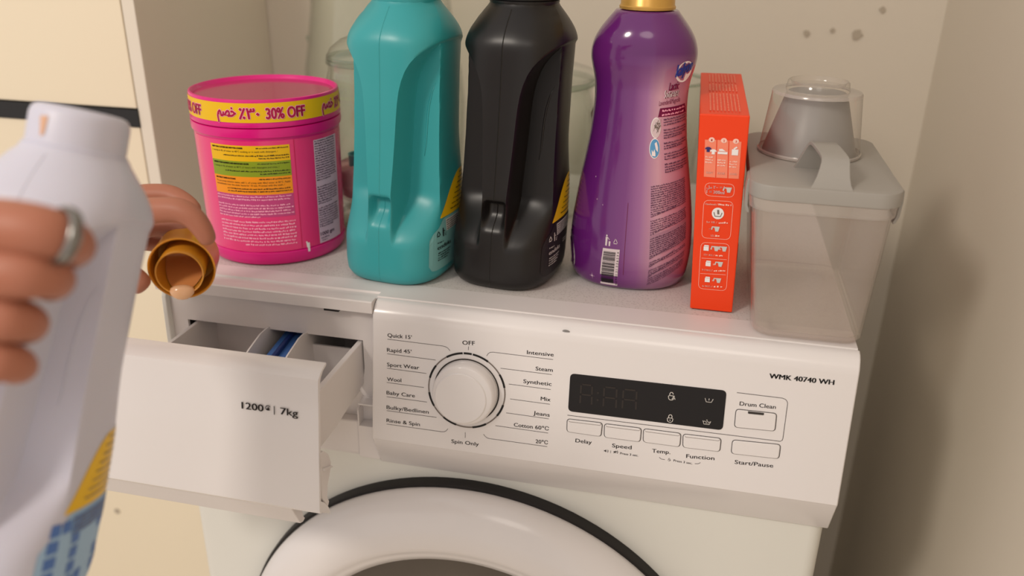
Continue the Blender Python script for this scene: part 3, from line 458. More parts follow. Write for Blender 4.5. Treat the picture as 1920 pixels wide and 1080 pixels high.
g = G(); prism_x(g, [(-.1165, -.115), (-.1135, -.0760), (-.1075, -.0775), (-.1000, -.0850), (-.0965, -.0950), (-.0985, -.1010), (-.1050, -.1100), (-.1075, -.1210), (-.1050, -.1260), (-.1085, -.1300)], FX1 - .006, FX1 - .0005)
g.link('front_bracket', M_WPL, df, bev=.0008)
g = G(); prism_x(g, [(-.1125, -.090), (-.099, -.0965), (-.0975, -.0985), (-.1115, -.093)], FX1 - .0004, FX1 + .0012); g.link('bracket_rib', M_WPL, df)

# door
DCX, DCZ = .2927, -.408
def ry(r, y, n=128): return [(DCX + r * math.cos(2 * PI * i / n), y, DCZ + r * math.sin(2 * PI * i / n)) for i in range(n)]
g = G(); rings(g, [ry(.2405, .006), ry(.2405, -.004), ry(.2395, -.0065), ry(.232, -.0065), ry(.224, -.006), ry(.224, .006)]); gk = g.link('door_gasket', M_DARKIN, wm, auto=50, label='black rim around the door')
g = G(); rings(g, [ry(.2362, -.004), ry(.2374, -.010), ry(.2368, -.016), ry(.2325, -.024), ry(.224, -.0305), ry(.212, -.0355), ry(.203, -.0375), ry(.193, -.0370), ry(.187, -.0350), ry(.1855, -.0335), ry(.182, -.0325), ry(.175, -.0290), ry(.173, -.020), ry(.175, -.008)], loop=True)
door = g.link('door', M_WHITE, wm, auto=60)
g = G(); rings(g, [ry(.175, -.022), ry(.155, -.020), ry(.125, -.010), ry(.105, .006), ry(.002, .008)], False, True)
g.link('door_glass', mat('smoky_door_glass', (72, 64, 56), .08, .6, noise=.25, nscale=14), door, smooth=True)

# ---------------------------------------------------------------- moulded-handle bottles (teal, black, white)
def smooth(a, b, x):
    t = max(0, min(1, (x - a) / (b - a))); return t * t * (3 - 2 * t)
def interp(tab, x):
    if x <= tab[0][0]: return tab[0][1]
    for (x0, y0), (x1, y1) in zip(tab, tab[1:]):
        if x <= x1: return y0 + (y1 - y0) * (x - x0) / (x1 - x0)
    return tab[-1][1]
KP = [(0, .84), (.0025, .92), (.008, .98), (.016, 1.0), (.045, 1.0), (.08, .972), (.13, .928), (.175, .915), (.198, .922), (.206, .922), (.210, .908), (.214, .873), (.219, .812), (.225, .722), (.230, .638), (.2345, .563), (.237, .54)]
_k = KP
KP = [(i * .001, sum(interp(_k, i * .001 + d) for d in (-.003, -.0015, 0, .0015, .003)) / 5 if 12 < i < 233 else interp(_k, i * .001)) for i in range(238)]
BA, BB = .0465, .0515
RB = [(.085, .0106), (.110, .0122), (.150, .0143), (.160, .0150), (.170, .0163), (.178, .0182), (.186, .0212), (.192, .0247), (.197, .0287), (.201, .0328), (.204, .0364), (.207, .0400)]
def ridge(z): return interp(RB, z)              # half width of the handle ridge, arching out under the shoulder
def half_at(s, z):                              # plan angle at which the plain body outline has that s (front half)
    k = interp(KP, z); nn = 3.0 - 1.0 * smooth(.20, .236, z); rr = smooth(.205, .236, z)
    a = k * BA * (1 - rr) + rr * k * .0515; b = k * BB * (1 - rr) + rr * k * .0515
    s = min(s, a * .97); return math.atan2(s, b * (1 - (s / a) ** nn) ** (1 / nn))
def bottle_pt(th, z, off=0):
    """th = 0 is the handle edge (+h), positive towards the label side; returns (s, h, z)"""
    k = interp(KP, z); nn = 3.0 - 1.0 * smooth(.20, .236, z); rr = smooth(.205, .236, z)
    a = k * BA * (1 - rr) + rr * k * .0515; b = k * BB * (1 - rr) + rr * k * .0515
    s_, h_ = math.sin(th), math.cos(th)
    r = (abs(s_ / a) ** nn + abs(h_ / b) ** nn) ** (-1 / nn) + off
    s, h = r * s_, r * h_
    # grip recess on both sides of the handle ridge
    asq = abs(s); sb_ = ridge(z)
    zl = .070 + .045 * smooth(.020, -.03, h)
    mz = smooth(zl - .034, zl + .012, z) * smooth(.2085, .2065, z)
    mr = smooth(sb_, sb_ + .0042, asq)
    under = smooth(.0830, .0760, z) * smooth(.052, .070, z) * smooth(.0115, .0060, asq)
    mk = max(mz * mr, under * .36)
    if mk > 0:
        hf = .020 * k
        if h > hf: h = h + (hf - h) * mk
        if h > -.04: s = s * (1 - .05 * mz * mr)
    s += -.010 + .042 * z
    return s, h, z
def bottle_mesh():
    def columns(z):                             # columns follow the edge of the handle ridge
        sb_ = ridge(z); w_ = .0042
        ss = [sb_ * t for t in (0, .18, .36, .54, .70, .84, .94)] + [sb_ + w_ * t for t in (0, .14, .28, .42, .56, .7, .85, 1)]
        th = [half_at(q, z) for q in ss]; t1 = th[-1]
        th += [t1 + (PI - t1) * (i / 46) for i in range(1, 47)]
        return th + [-t for t in reversed(th[1:-1])]
    zs = [0, .001, .0025, .005, .008, .012, .016] + [.016 + .0022 * i for i in range(1, 100) if .016 + .0022 * i < .2025] + [.2030 + .0012 * i for i in range(29)]
    g = G(); rings(g, [[bottle_pt(t, z) for t in columns(z)] for z in zs], True, True)
    return g
def neck_mesh(open_top):
    g = G(); r0 = .0278; s0 = lambda z: -.010 + .042 * .237
    prof = [(.0278, .2355), (.0285, .2375), (.0285, .2385), (.0272, .2392), (.0272, .2560)] + ([(.0268, .2585), (.0258, .2608), (.0242, .2624), (.0222, .2630), (.0205, .2622), (.0198, .2600), (.0198, .242), (.018, .236), (.001, .236)] if open_top else [(.0266, .2620)])
    if not open_top: prof += [(.024, .263), (.001, .263)]
    lathe(g, prof, s0(0), 0, 56, False, True); return g
def cap_mesh():
    g = G(); lathe(g, [(.0295, .2398), (.0298, .2408), (.0292, .272), (.0275, .276), (.001, .277)], -.0000, 0, 48); return g
def label_pt(q, z, off=.0003):
    """label side (+s): q runs from the handle edge (+) to the far edge (-)"""
    k = interp(KP, z); a, b = k * BA, k * BB; q = max(-.99 * b, min(.99 * b, q))
    th = math.atan2(a * (1 - abs(q / b) ** 3) ** (1 / 3), q); s, h, _ = bottle_pt(th, z, off); return (s, h, z)
def place(g, M): g.v = [tuple(M @ Vector(v)) for v in g.v]; return g
def handle_bottle(label, body_m, M, base, group, kind):
    t = thing('detergent_bottle', label, 'bottle', base)
    P = lambda g, n, mt, par=None, **kw: place(g, M).link(n, mt, par or t, base=base, **kw)
    body = P(bottle_mesh(), 'body', body_m, auto=50)
    nk = neck_mesh(kind == 'white')
    if kind == 'white': nk.v = [((x + .0000456) * .95 - .0000456, y * .95, .2355 + (z - .2355) * .80) for x, y, z in nk.v]
    P(nk, 'neck', body_m, auto=45)
    if kind != 'white': P(cap_mesh(), 'cap', body_m, auto=45)
    g = G()                                          # mould seam down the handle edge
    pts = [bottle_pt(0, .004 + .0029 * i) for i in range(80)]
    vs = []
    for p in pts: vs += [(p[0] - .0005, p[1], p[2]), (p[0], p[1] + .0004, p[2]), (p[0] + .0005, p[1], p[2])]
    g.add(vs, [f for i in range(79) for f in ((3 * i, 3 * i + 1, 3 * i + 4, 3 * i + 3), (3 * i + 1, 3 * i + 2, 3 * i + 5, 3 * i + 4))])
    P(g, 'mould_seam', body_m, body)
    g = G(); tube(g, [bottle_pt(math.radians(a_), z_, .0002) for a_, z_ in ((33, .112), (35, .122), (36, .135), (37, .146), (39, .156), (43, .166), (50, .174))], [.0002, .0007, .0009, .0009, .0009, .0007, .0002], 6)
    P(g, 'grip_rib', body_m, body, smooth=True)
    # label with a yellow corner; its upper edge follows the grip recess
    q0, q1 = .036, -.046
    main = {'teal': M_LABT, 'black': M_LABK, 'white': M_LABB2}[kind]; tx = {'teal': M_PRINTB, 'black': M_LABW, 'white': M_LABB3}[kind]
    ztop = lambda q: .048 + .040 * smooth(.034, -.020, q) if q < .034 else .048
    g = G(); n = 22; cols = []
    for i in range(n + 1):
        q = q0 + (q1 - q0) * i / n; e = min(1, (q0 - q) / .006); zb = .012 + .006 * (1 - e) ** 2; zt = min(ztop(q), .058) - .006 * (1 - e) ** 2
        cols.append([label_pt(q, zb + (zt - zb) * j / 6) for j in range(7)])
    vs = [p for c in cols for p in c]; g.add(vs, [(7 * i + j, 7 * i + 7 + j, 7 * i + 8 + j, 7 * i + 1 + j) for i in range(n) for j in range(6)])
    lab = P(g, 'label', main, label='printed side label')
    g = G(); cols = []
    qs = [.022 - .068 * i / n for i in range(n + 1)]
    for q in qs:
        zb = .0585; zt = max(zb + .0001, ztop(q) + .006); cols.append([label_pt(q, zb + (zt - zb) * j / 5) for j in range(6)])
    vs = [p for c in cols for p in c]; g.add(vs, [(6 * i + j, 6 * i + 6 + j, 6 * i + 7 + j, 6 * i + 1 + j) for i in range(n) for j in range(5)])
    P(g, 'label_corner', M_YEL, lab, label='yellow label corner')
    f2 = lambda u, v: label_pt(-u, v, .00055)
    g = G(); patch(g, [(-.013, .056), (.04, .056), (.04, .0455), (-.013, .0455)], f2, 14, 2); P(g, 'label_panel', M_LABW if kind != 'white' else M_LABB, lab)
    f3 = lambda u, v: label_pt(-u, v, .0008)
    g = G()
    for j in range(5): fine(g, (-.012, .0540 - .0019 * j), (.036, .0540 - .0019 * j), .0011, f3, seed=j + 3)
    for j in range(8): fine(g, (-.004 + .003 * j, .0625 + .0040 * j), (.04, .0625 + .004 * j), .0011, f3, seed=j + 30)
    P(stuff(g.link('_', M_PRINTB)) and g, 'fine_print', M_GREYP if kind == 'white' else M_PRINTB, lab, fix=False)
    if kind != 'white':
        g = G(); c = (-.026, .0455)                  # recycling triangle and litter man
        for a in (90, 210, 330):
            p0 = (c[0] + .003 * math.cos(math.radians(a)), c[1] + .003 * math.sin(math.radians(a))); p1 = (c[0] + .003 * math.cos(math.radians(a + 120)), c[1] + .003 * math.sin(math.radians(a + 120)))
            ribbon(g, [lerp2(p0, p1, .08), lerp2(p0, p1, .8)], .0009, f3)
        c = (-.0185, .0455); disc(g, (c[0], c[1] + .0034), .0009, f3, 8); poly(g, [(c[0] - .001, c[1] + .0025), (c[0] + .001, c[1] + .0025), (c[0] + .0008, c[1] - .0035), (c[0] - .0008, c[1] - .0035)], f3); ribbon(g, [(c[0] + .0008, c[1] + .002), (c[0] + .003, c[1] + .0005)], .0006, f3); ribbon(g, [(c[0] + .0025, c[1] - .0005), (c[0] + .003, c[1] - .0035), (c[0] + .0045, c[1] - .0035), (c[0] + .005, c[1] - .0005)], .0005, f3)
        P(g, 'disposal_symbols', tx, lab, fix=False)
        g = G(); put_text(g, 'endeks', (-.027, .0315), (-.0045, .0315), f3, .0042, .00015); P(g, 'maker_name', tx, lab, fix=False)
        g = G()
        fine(g, (-.027, .0372), (-.018, .0372), .0012, f3, seed=1)
        for j in range(4): fine(g, (-.026, .0275 - .0022 * j), (-.004 - .002 * j, .0275 - .0022 * j), .0013, f3, seed=j + 11)
        for j in range(2): fine(g, (.004, .036 - .0022 * j), (.018, .036 - .0022 * j), .0012, f3, seed=j + 21)
        P(g, 'fine_print', tx, lab, fix=False)
    else:
        g = G(); rnd = random.Random(4)
        for i in range(7):
            for j in range(5):
                if rnd.random() < .62: patch(g, [(-.032 + .010 * i, .055 - .008 * j), (-.024 + .010 * i, .055 - .008 * j), (-.024 + .010 * i, .049 - .008 * j), (-.032 + .010 * i, .049 - .008 * j)], f2, 2, 1)
        P(g, 'label_print', M_LABB3, lab, fix=False)
    for o in [c for c in lab.children if c.name.startswith('fine_print')]: stuff(o)
    return t
def upright(base, deg):
    """handle edge h points along deg (in plan), label side s to its left hand"""
    h = Vector((math.cos(math.radians(deg)), math.sin(math.radians(deg)), 0)); s = Vector((-h.y, h.x, 0))
    M = Matrix((s, h, Vector((0, 0, 1)))).transposed().to_4x4(); M.translation = Vector(base); return M
handle_bottle('teal plastic detergent bottle with moulded handle beside the black bottle', M_TEAL, upright((.2150, .0850, 0), -97), (.2150, .0850, 0), None, 'teal')
handle_bottle('black plastic detergent bottle with moulded handle behind the programme dial', M_BLK, upright((.3112, .0985, 0), -97), (.3112, .0985, 0), None, 'black')
# clean the scratch objects made while tagging print
for o in [o for o in bpy.data.objects if o.name.startswith('_')]: bpy.data.objects.remove(o)

# ---------------------------------------------------------------- purple softener bottle
SOFT = [(0, .0440), (.003, .0485), (.010, .0520), (.030, .0540), (.045, .0535), (.058, .0524), (.083, .0490), (.107, .0449), (.130, .0412), (.153, .0390), (.166, .0387), (.176, .0394), (.184, .0412), (.191, .0432), (.197, .0440), (.205, .0430), (.214, .0394), (.222, .0335), (.228, .0285), (.234, .0235)]
def soft_pt(th, z, off=0):
    a = interp(SOFT, z); b = a * (.80 if z < .2 else .80 + .2 * min(1, (z - .2) / .034)); n = 2.25
    c, s = math.cos(th), math.sin(th); r = (abs(c / a) ** n + abs(s / b) ** n) ** (-1 / n) + off
    return (.4085 + r * c, .1195 + r * s, z)
sb = thing('softener_bottle', 'glossy purple fabric softener bottle with pink back label and gold cap', 'bottle', (.4085, .1195, 0))
def spl(z):
    zs = [p[0] for p in SOFT]; return z
g = G(); zz = [0, .0015, .003, .006, .01] + [.01 + .004 * i for i in range(1, 47)] + [.197 + .0025 * i for i in range(15)]
zz = sorted(set(round(z, 5) for z in zz if z <= .234))
def soft_s(z): return sum(interp(SOFT, max(0, min(.234, z + d))) for d in (-.005, -.0025, 0, .0025, .005)) / 5 if .012 < z < .228 else interp(SOFT, z)
SOFT2 = [(z, soft_s(z)) for z in zz]; SOFT = SOFT2
rings(g, [[soft_pt(2 * PI * i / 96, z) for i in range(96)] for z in zz]); sbody = g.link('body', M_PURPLE, sb, smooth=True)
g = G(); lathe(g, [(.0212, .2325), (.0226, .2330), (.0228, .2350), (.0218, .2362), (.0214, .268), (.020, .271), (.001, .2715)], .4085, .1195, 48); g.link('cap', M_GOLDC, sb, auto=40, label='gold screw cap')
sf = lambda u, v: soft_pt(math.radians(u), v, .0003); sf2 = lambda u, v: soft_pt(math.radians(u), v, .00055)
S = DATA['soft']; ASP = 57.3 / .043
def stext(s, a, b, cap, m_, nm, bold=0, fn=sf2):
    g = G(); vs, fs, wd = text2d(s, 0, 3); sx = (b[0] - a[0]) / wd; sl = (b[1] - a[1]) / (b[0] - a[0]); sy = cap / .73
    [g.add([fn(a[0] + x * sx + k_, a[1] + sl * x * sx + y * sy) for x, y in vs], fs) for k_ in ((0,) if not bold else (-bold, bold, 0))]; return g.link(nm, m_, sbody, fix=False)
g = G(); disc(g, ((S['kal'][0][0] + S['kal'][1][0]) / 2 + 2, .1875), 12.5, sf, 28, 0, .0085); g.link('logo_ground', M_WPRINT, sbody, fix=False)
stext('kalyon', S['kal'][0], (S['kal'][1][0] + 2, S['kal'][1][1]), .0105, M_KBLUE, 'logo', .5)
stext('Lactic', S['lactic'][0], S['lactic'][1], .0070, M_MAROON, 'product_name', .3)
stext('Softener', S['soft'][0], S['soft'][1], .0068, M_WPRINT, 'product_name', .7, sf); stext('Softener', S['soft'][0], S['soft'][1], .0068, M_MAROON, 'product_name', .0)
stext('Lavender&Magnolia', S['lav'][0], S['lav'][1], .0042, M_MAROON, 'scent_name')
bq = S['bar']; g = G(); patch(g, bq, sf, 14, 2); g.link('name_bar', M_MAROON, sbody, fix=False)
g = G()
for j in range(2): fine(g, (bq[0][0] + 3, lerp2(bq[0], bq[3], .4 + .45 * j)[1]), (bq[1][0] - 2, lerp2(bq[1], bq[2], .4 + .45 * j)[1]), .0016, sf2, asp=ASP, seed=j + 50)
stuff(g.link('bar_print', M_PALEP, sbody, fix=False))
for c, m_, m2 in ((S['c1'], M_CREAMP, M_GREYP), (S['c2'], M_SKYB, M_WPRINT)):
    g = G(); disc(g, c, 7.0, sf, 28, 0, .0084); cg = g.link('round_picture', M_WPRINT, sbody, fix=False)
    g = G(); disc(g, c, 6.2, sf2, 28, 0, .0075); g.link('picture_ground', m_, sbody, fix=False)
    g = G(); rnd = random.Random(int(c[1] * 1e4)); sf3 = lambda u, v: soft_pt(math.radians(u), v, .0008)
    if m_ is M_SKYB:
        poly(g, [(c[0] - 3.5, c[1] - .006), (c[0] - 4, c[1] - .001), (c[0] - 2, c[1] - .003), (c[0] - .5, c[1] - .0005), (c[0] + 1, c[1] - .004), (c[0] + 1, c[1] - .0065)], sf3); poly(g, [(c[0] - .5, c[1] + .004), (c[0] + 2, c[1] + .0055), (c[0] + 4, c[1] + .001), (c[0] + 4, c[1] - .003), (c[0] + 1.5, c[1] - .001)], sf3)
    else:
        for i in range(9): ribbon(g, [(c[0] + rnd.uniform(-4, 4) + d * rnd.uniform(.6, 1.6), c[1] + rnd.uniform(-.005, .005) + d * .0012) for d in (0, 1, 2)], .0009, lambda u, v: sf3(u, v))
    g.link('picture_detail', m2, sbody, fix=False)
g = G(); zt0, zt1 = S['lines'][0][0][1], S['lines'][1][0][1]; k = 0
for j in range(21):
    if j in (3, 8, 12, 16): continue
    z = zt0 - (zt0 - zt1) * j / 20; fine(g, (-52 + j * .15, z), (-14 - (9 if j in (7, 11, 20) else 0), z + .0028), .00125, sf2, asp=ASP, seed=j + 60)
stuff(g.link('fine_print', M_TXTP, sbody, fix=False))
bl = S['blk']; g = G()
patch(g, [lerp2(bl[0], bl[3], .47), lerp2(bl[1], bl[2], .47), lerp2(bl[1], bl[2], .70), lerp2(bl[0], bl[3], .70)], sf, 14, 4); g.link('text_panel', flat('dusky_print', (170, 132, 152)), sbody, fix=False)
g = G()
for j in range(46):
    t = j / 45
    if j in (14, 22, 33, 37): continue
    a = lerp2(bl[0], bl[3], t); b = lerp2(bl[1], bl[2], t); b = (b[0] - (14 if j in (13, 21, 32, 36, 41) else 0), b[1]); fine(g, a, b, .0011, sf2, asp=ASP, gap=.3, seed=j + 100)
stuff(g.link('fine_print', M_TXTP, sbody, fix=False))
cd = S['code']; g = G(); patch(g, cd, sf, 10, 3); bc = g.link('barcode', M_CREAMP, sbody, fix=False)
g = G(); rnd = random.Random(12); t = .08
while t < .93:
    wd = rnd.choice((.008, .014, .022)); a0, a1 = lerp2(cd[0], cd[3], t), lerp2(cd[0], cd[3], t + wd); b0, b1 = lerp2(cd[1], cd[2], t), lerp2(cd[1], cd[2], t + wd)
    patch(g, [lerp2(a0, b0, .08), lerp2(a0, b0, .78), lerp2(a1, b1, .78), lerp2(a1, b1, .08)], sf2, 5, 1); t += wd + rnd.choice((.007, .012, .02))
stuff(g.link('barcode_bars', M_PRINTB, sbody, fix=False))
g = G()
for i, ch in enumerate('8690131326234'):
    vs, fs, wd = text2d(ch); t0 = .97 - .072 * i; p = lerp2(cd[1], cd[2], t0); g.add([sf2(p[0] - 1.0 - y * 3.2 + .6, p[1] + x * .0030) for x, y in vs], fs)
g.link('barcode_digits', M_PRINTB, sbody, fix=False)
c = S['man']; g = G(); disc(g, (c[0] - 1.2, c[1] + .0045), .9, sf, 10, 0, .0009); poly(g, [(c[0] - 2.3, c[1] + .0033), (c[0], c[1] + .0033), (c[0] - .3, c[1] - .0045), (c[0] - 2.2, c[1] - .0045)], sf); ribbon(g, [(c[0], c[1] + .003), (c[0] + 2, c[1] + .001)], .0008, sf); patch(g, [(c[0] + 1.4, c[1] - .0002), (c[0] + 3.4, c[1] - .0002), (c[0] + 3.2, c[1] - .0045), (c[0] + 1.6, c[1] - .0045)], sf, 1, 1); g.link('litter_symbol', M_CREAMP, sbody, fix=False)
c = S['rec']; g = G()
tri = [(c[0] + 3.4 * math.cos(math.radians(a)), c[1] + .0036 * math.sin(math.radians(a))) for a in (90, 210, 330)]
for i in range(3):
    p0, p1 = lerp2(tri[i], tri[(i + 1) % 3], .1), lerp2(tri[i], tri[(i + 1) % 3], .85); q0, q1 = lerp2(p0, c, .32), lerp2(p1, c, .32); patch(g, [p0, p1, q1, q0], sf, 2, 1)
g.link('recycling_symbol', M_CREAMP, sbody, fix=False)
g = G()
for c, k in [(S['star'], 1.0)] + [(p, .35) for p in S['spark']]:
    n = 16; poly(g, [(c[0] + k * (3.6 if i % 4 == 0 else 1.8 if i % 2 == 0 else .5) * math.cos(2 * PI * i / n), c[1] + k * (.0036 if i % 4 == 0 else .0018 if i % 2 == 0 else .0005) * math.sin(2 * PI * i / n)) for i in range(n)], sf)
g.link('printed_sparkles', M_LILAC, sbody, fix=False)
g = G(); a, b = S['seam']; patch(g, [(a[0] - .25, a[1]), (a[0] + .25, a[1]), (b[0] + .25, b[1]), (b[0] - .25, b[1])], sf, 1, 10); g.link('sleeve_seam', M_MAROON, sbody, fix=False)
c = S['badge']; g = G(); disc(g, (c[0] - 2, c[1] + .004), 17, sf, 30, 0, .019); bd = g.link('round_badge', M_CREAMP, sbody, fix=False)
g = G(); disc(g, (c[0] - 3, c[1] + .004), 11, sf2, 30, 0, .0125); g.link('badge_centre', M_LILAC, sbody, fix=False)
g = G()
for i, ch in enumerate('CONCENTRATED'):
    vs, fs, wd = text2d(ch); ang = math.radians(118 - 19 * i); cx, cz = c[0] - 2 + 14 * math.cos(ang), c[1] + .004 + .0155 * math.sin(ang); ca, sa = math.cos(ang - PI / 2), math.sin(ang - PI / 2)
    g.add([sf2(cx + ((x - wd / 2) * ca - y * sa) * 3.4, cz + ((x - wd / 2) * sa + y * ca) * .0038) for x, y in vs], fs)
g.link('badge_lettering', M_TXTP, sbody, fix=False)

# ---------------------------------------------------------------- pink tub
TX, TY, TR = .0643, .1125, .0655
tb = thing('stain_remover_tub', 'round magenta plastic tub with yellow 30% OFF band around its lid', 'tub', (TX, TY, 0))
g = G(); lathe(g, [(.0585, 0), (.0620, .0012), (.0640, .0045), (.0648, .009), (.0648, .0125), (.0635, .0135), (.0642, .0142), (.0658, .1180), (.0660, .119), (.0675, .1205), (.0678, .124), (.0676, .128), (.0655, .1285), (.060, .129), (.03, .129)], TX, TY, 96); tbody = g.link('body', M_PINK, tb, auto=35)
g = G(); lathe(g, [(.060, .129), (.0672, .1292), (.0676, .1305), (.0672, .1325), (.0668, .1515), (.0664, .1528), (.0650, .1532), (.0640, .1522), (.0632, .1500), (.0625, .1492), (.001, .1492)], TX, TY, 96, mi=0); lid = g.link('lid', M_PINK, tb, auto=35)
g = G(); lathe(g, [(.0626, .1494), (.02, .14935), (.001, .1493)], TX, TY, 72, False, False); g.link('lid_sheen', M_PINKLID, lid, smooth=True, fix=True, label='pink top of the lid with its greyish reflection coloured in')  # thin sheet over the lid top, carrying its reflection as a duller pink
def tp(r, off): return lambda u, v: (TX + (r(v) + off) * math.cos(math.radians(u)), TY + (r(v) + off) * math.sin(math.radians(u)), v)
rl = lambda v: interp([(.0142, .0642), (.118, .0658)], v)
rb = lambda v: interp([(.1325, .0672), (.1515, .0668)], v)
t0, t1, t2 = tp(rl, .00025), tp(rl, .00045), tp(rl, .0007); b0, b1, b2 = tp(rb, .0003), tp(rb, .0005), tp(rb, .0008)
g = G(); patch(g, [(-180, .1505), (180, .1505), (180, .1338), (-180, .1338)], b0, 96, 1); band = g.link('discount_band', M_YEL, lid, smooth=True, fix=False, label='yellow discount band')
def wrap(s, u0, u1, v, cap, fn, mt, nm, par, bold=0):
    g = G(); vs, fs, wd = text2d(s, 0, 4); sx = (u1 - u0) / wd
    for du, dv in ((0, 0),) if not bold else [(bold * c_, bold * d_ * .0011) for c_, d_ in ((-1, 0), (1, 0), (0, -1), (0, 1), (.7, .7), (-.7, .7), (.7, -.7), (-.7, -.7))]: g.add([fn(u0 + x * sx + du, v + y * cap / .73 + dv) for x, y in vs], fs)
    return g.link(nm, mt, par, fix=False)
for k in range(4):
    o = -82.5 * k + 82.5
    for fn, mt, bo, nm in ((b1, M_PALEP, .75, 'band_lettering_edge'), (b2, M_MAG, .32, 'band_lettering')):
        wrap('30% OFF', -61.7 + o, -32.7 + o, .1372, .0095, fn, mt, nm, band, bo)
        wrap('\ufee2\ufebc\ufea7', -98.3 + o, -83.5 + o, .1392, .0100, fn, mt, nm, band, bo)
        wrap('\u066a\u0663\u0660', -80.9 + o, -66.6 + o, .1375, .0095, fn, mt, nm, band, bo)
g = G(); patch(g, [(-134, .1175), (14, .1175), (14, .0145), (-134, .0145)], t0, 60, 4); lab = g.link('label', M_PINKLAB, tb, smooth=True, fix=False)
# panels share one upper-left to lower-right lay-out on the label
PL, PR = -110.4, -46.8
pz = [.1135, .0995, .0855, .0690, .0480]
tx_asp = 57.3 / .0655
lines_en = [('KEEP YOUR CLOTHES LIKE NEW FOR LONGER', '1 scoop in 4L of water at 40\u00b0C soaking or in wash with detergent. /'), ('REFRESH YOUR GARMENTS AND REMOVE BAD ODORS', '1 scoop in 4L of water at 40\u00b0C (1 hour) with detergent and rinse. /'), ('PRE-TREAT DRIED-IN STAINS', 'To pre-treat dried-in stains, add \u00bc of scoop with 40ml water at 50\u00b0C. Apply')]
for i, (mt, (hd, tx)) in enumerate(zip((M_YELL, M_GRN, M_ORG), lines_en)):
    g = G(); patch(g, [(PL, pz[i]), (PR, pz[i]), (PR, pz[i + 1]), (PL, pz[i + 1])], t1, 26, 1); pn = g.link('label_panel', mt, lab, smooth=True, fix=False)
    wrap(hd, PL + 2, PL + 2 + min(30, len(hd) * .72), pz[i] - .0028, .0013, t2, M_PRINTB, 'panel_lettering', lab, .08)
    wrap(tx, PL + 2, PR - (9 if i < 2 else 1.5), pz[i] - .0060, .0016, t2, M_PRINTB, 'panel_lettering', lab)
    if i == 2: wrap('immediately over the stain, leave for 10 min. Proceed with the wash. /', PL + 2, PR - 6, pz[i] - .0086, .0016, t2, M_PRINTB, 'panel_lettering', lab)
    g = G(); fine(g, (PR - 25, pz[i] - .0026), (PR - 1, pz[i] - .0026), .0010, t2, asp=tx_asp, seed=i + 200)
    for j in range(2): fine(g, (PL + 12 + 28 * j * (i < 2), pz[i] - (.0094 if i < 2 else .0116) - .0024 * j), (PR - 1, pz[i] - (.0094 if i < 2 else .0116) - .0024 * j), .0011, t2, asp=tx_asp, seed=i * 3 + j + 210)
    stuff(g.link('fine_print', M_PRINTB, lab, fix=False))
g = G(); patch(g, [(PL, pz[3]), (PR, pz[3]), (PR, pz[4]), (PL, pz[4])], t1, 26, 1); g.link('label_panel', M_MAUVE, lab, smooth=True, fix=False)
g = G()
for j in range(8):
    if j == 2: continue
    fine(g, (PL + .5, .0665 - .0027 * j), (PR - (3 if j % 2 else .5) - (24 if j == 7 else 0), .0665 - .0027 * j), .0014, t2, asp=tx_asp, seed=j + 220)
for j in range(8): fine(g, (PL + (1 if j < 7 else 22), .0425 - .0031 * j), (PR, .0425 - .0031 * j), .0016, t2, asp=tx_asp, seed=j + 240)
stuff(g.link('fine_print', M_PALEP, lab, fix=False))
g = G(); patch(g, [(-26.5, .1135), (2, .1135), (2, .0150), (-26.5, .0150)], t1, 14, 1); g.link('label_panel', M_LILAC, lab, smooth=True, fix=False)
g = G()
for j in range(37):
    if j in (17, 18, 27): continue
    fine(g, (-25.6, .1115 - .00225 * j), (-1 - (8 if j in (16, 26, 36) else 0), .1115 - .00225 * j), .0013, t2, asp=tx_asp, seed=j + 260)
fine(g, (-25, .0192), (-16, .0192), .0012, t2, asp=tx_asp, seed=299); fine(g, (-24, .0168), (-18, .0168), .0012, t2, asp=tx_asp, seed=298)
stuff(g.link('fine_print', M_TXTP, lab, fix=False))
wrap('1000 gm', -25.4, -9, .0222, .0034, t2, M_TXTP, 'net_weight', lab, .12)
g = G(); patch(g, [(-39.8, .0205), (-38.6, .0205), (-37.9, .0145), (-39.1, .0145)], t2, 1, 1); patch(g, [(-38.9, .0190), (-36.6, .0190), (-36.6, .0102), (-38.4, .0102)], t2, 1, 1); g.link('register_mark', M_WPRINT, lab, fix=False)
g = G(); patch(g, [(-43.5, .1172), (-42.9, .1172), (-42.9, .0148), (-43.5, .0148)], t1, 1, 4); g.link('label_seam', flat('label_edge', (206, 30, 92)), lab, fix=False)

# ---------------------------------------------------------------- orange box
B = DATA['box']; bl_, br_, tr_, tl_ = [Vector(B[k]) for k in ('bl', 'br', 'tr', 'tl')]
bl_.z = .0005; br_.z = .0005; tr_.z = .1646; tl_.z = .1640
back = Vector((-.002, .185, 0)); rise = Vector((-.004, .170, .0045))
ob = thing('detergent_box', 'tall narrow orange cardboard detergent box between purple bottle and clear container', 'box', (.485, .14, 0))
g = G(); g.add([bl_, br_, tr_, tl_, bl_ + back, br_ + back, tr_ + rise, tl_ + rise], [(0, 1, 2, 3), (5, 4, 7, 6), (1, 5, 6, 2), (4, 0, 3, 7), (3, 2, 6, 7), (4, 5, 1, 0)])
carton = g.link('carton', M_BOX, ob, bev=.0009)
UB = Vector((0, -1, .0)).normalized()
def bf(u, v, off=.00025): return bl_ * (1 - u) * (1 - v) + br_ * u * (1 - v) + tr_ * u * v + tl_ * (1 - u) * v + UB * off
bf2 = lambda u, v: bf(u, v, .0005); bf3 = lambda u, v: bf(u, v, .00075)
g = G(); g.add([bl_ + Vector((-.0004, .012, .002)), bl_ + back + Vector((-.0004, 0, .002)), bl_ + back + Vector((-.0006, 0, .07)), bl_ + Vector((-.0014, .012, .03))], [(0, 1, 2, 3)]); g.link('side_print', M_BOXD, carton, fix=False)
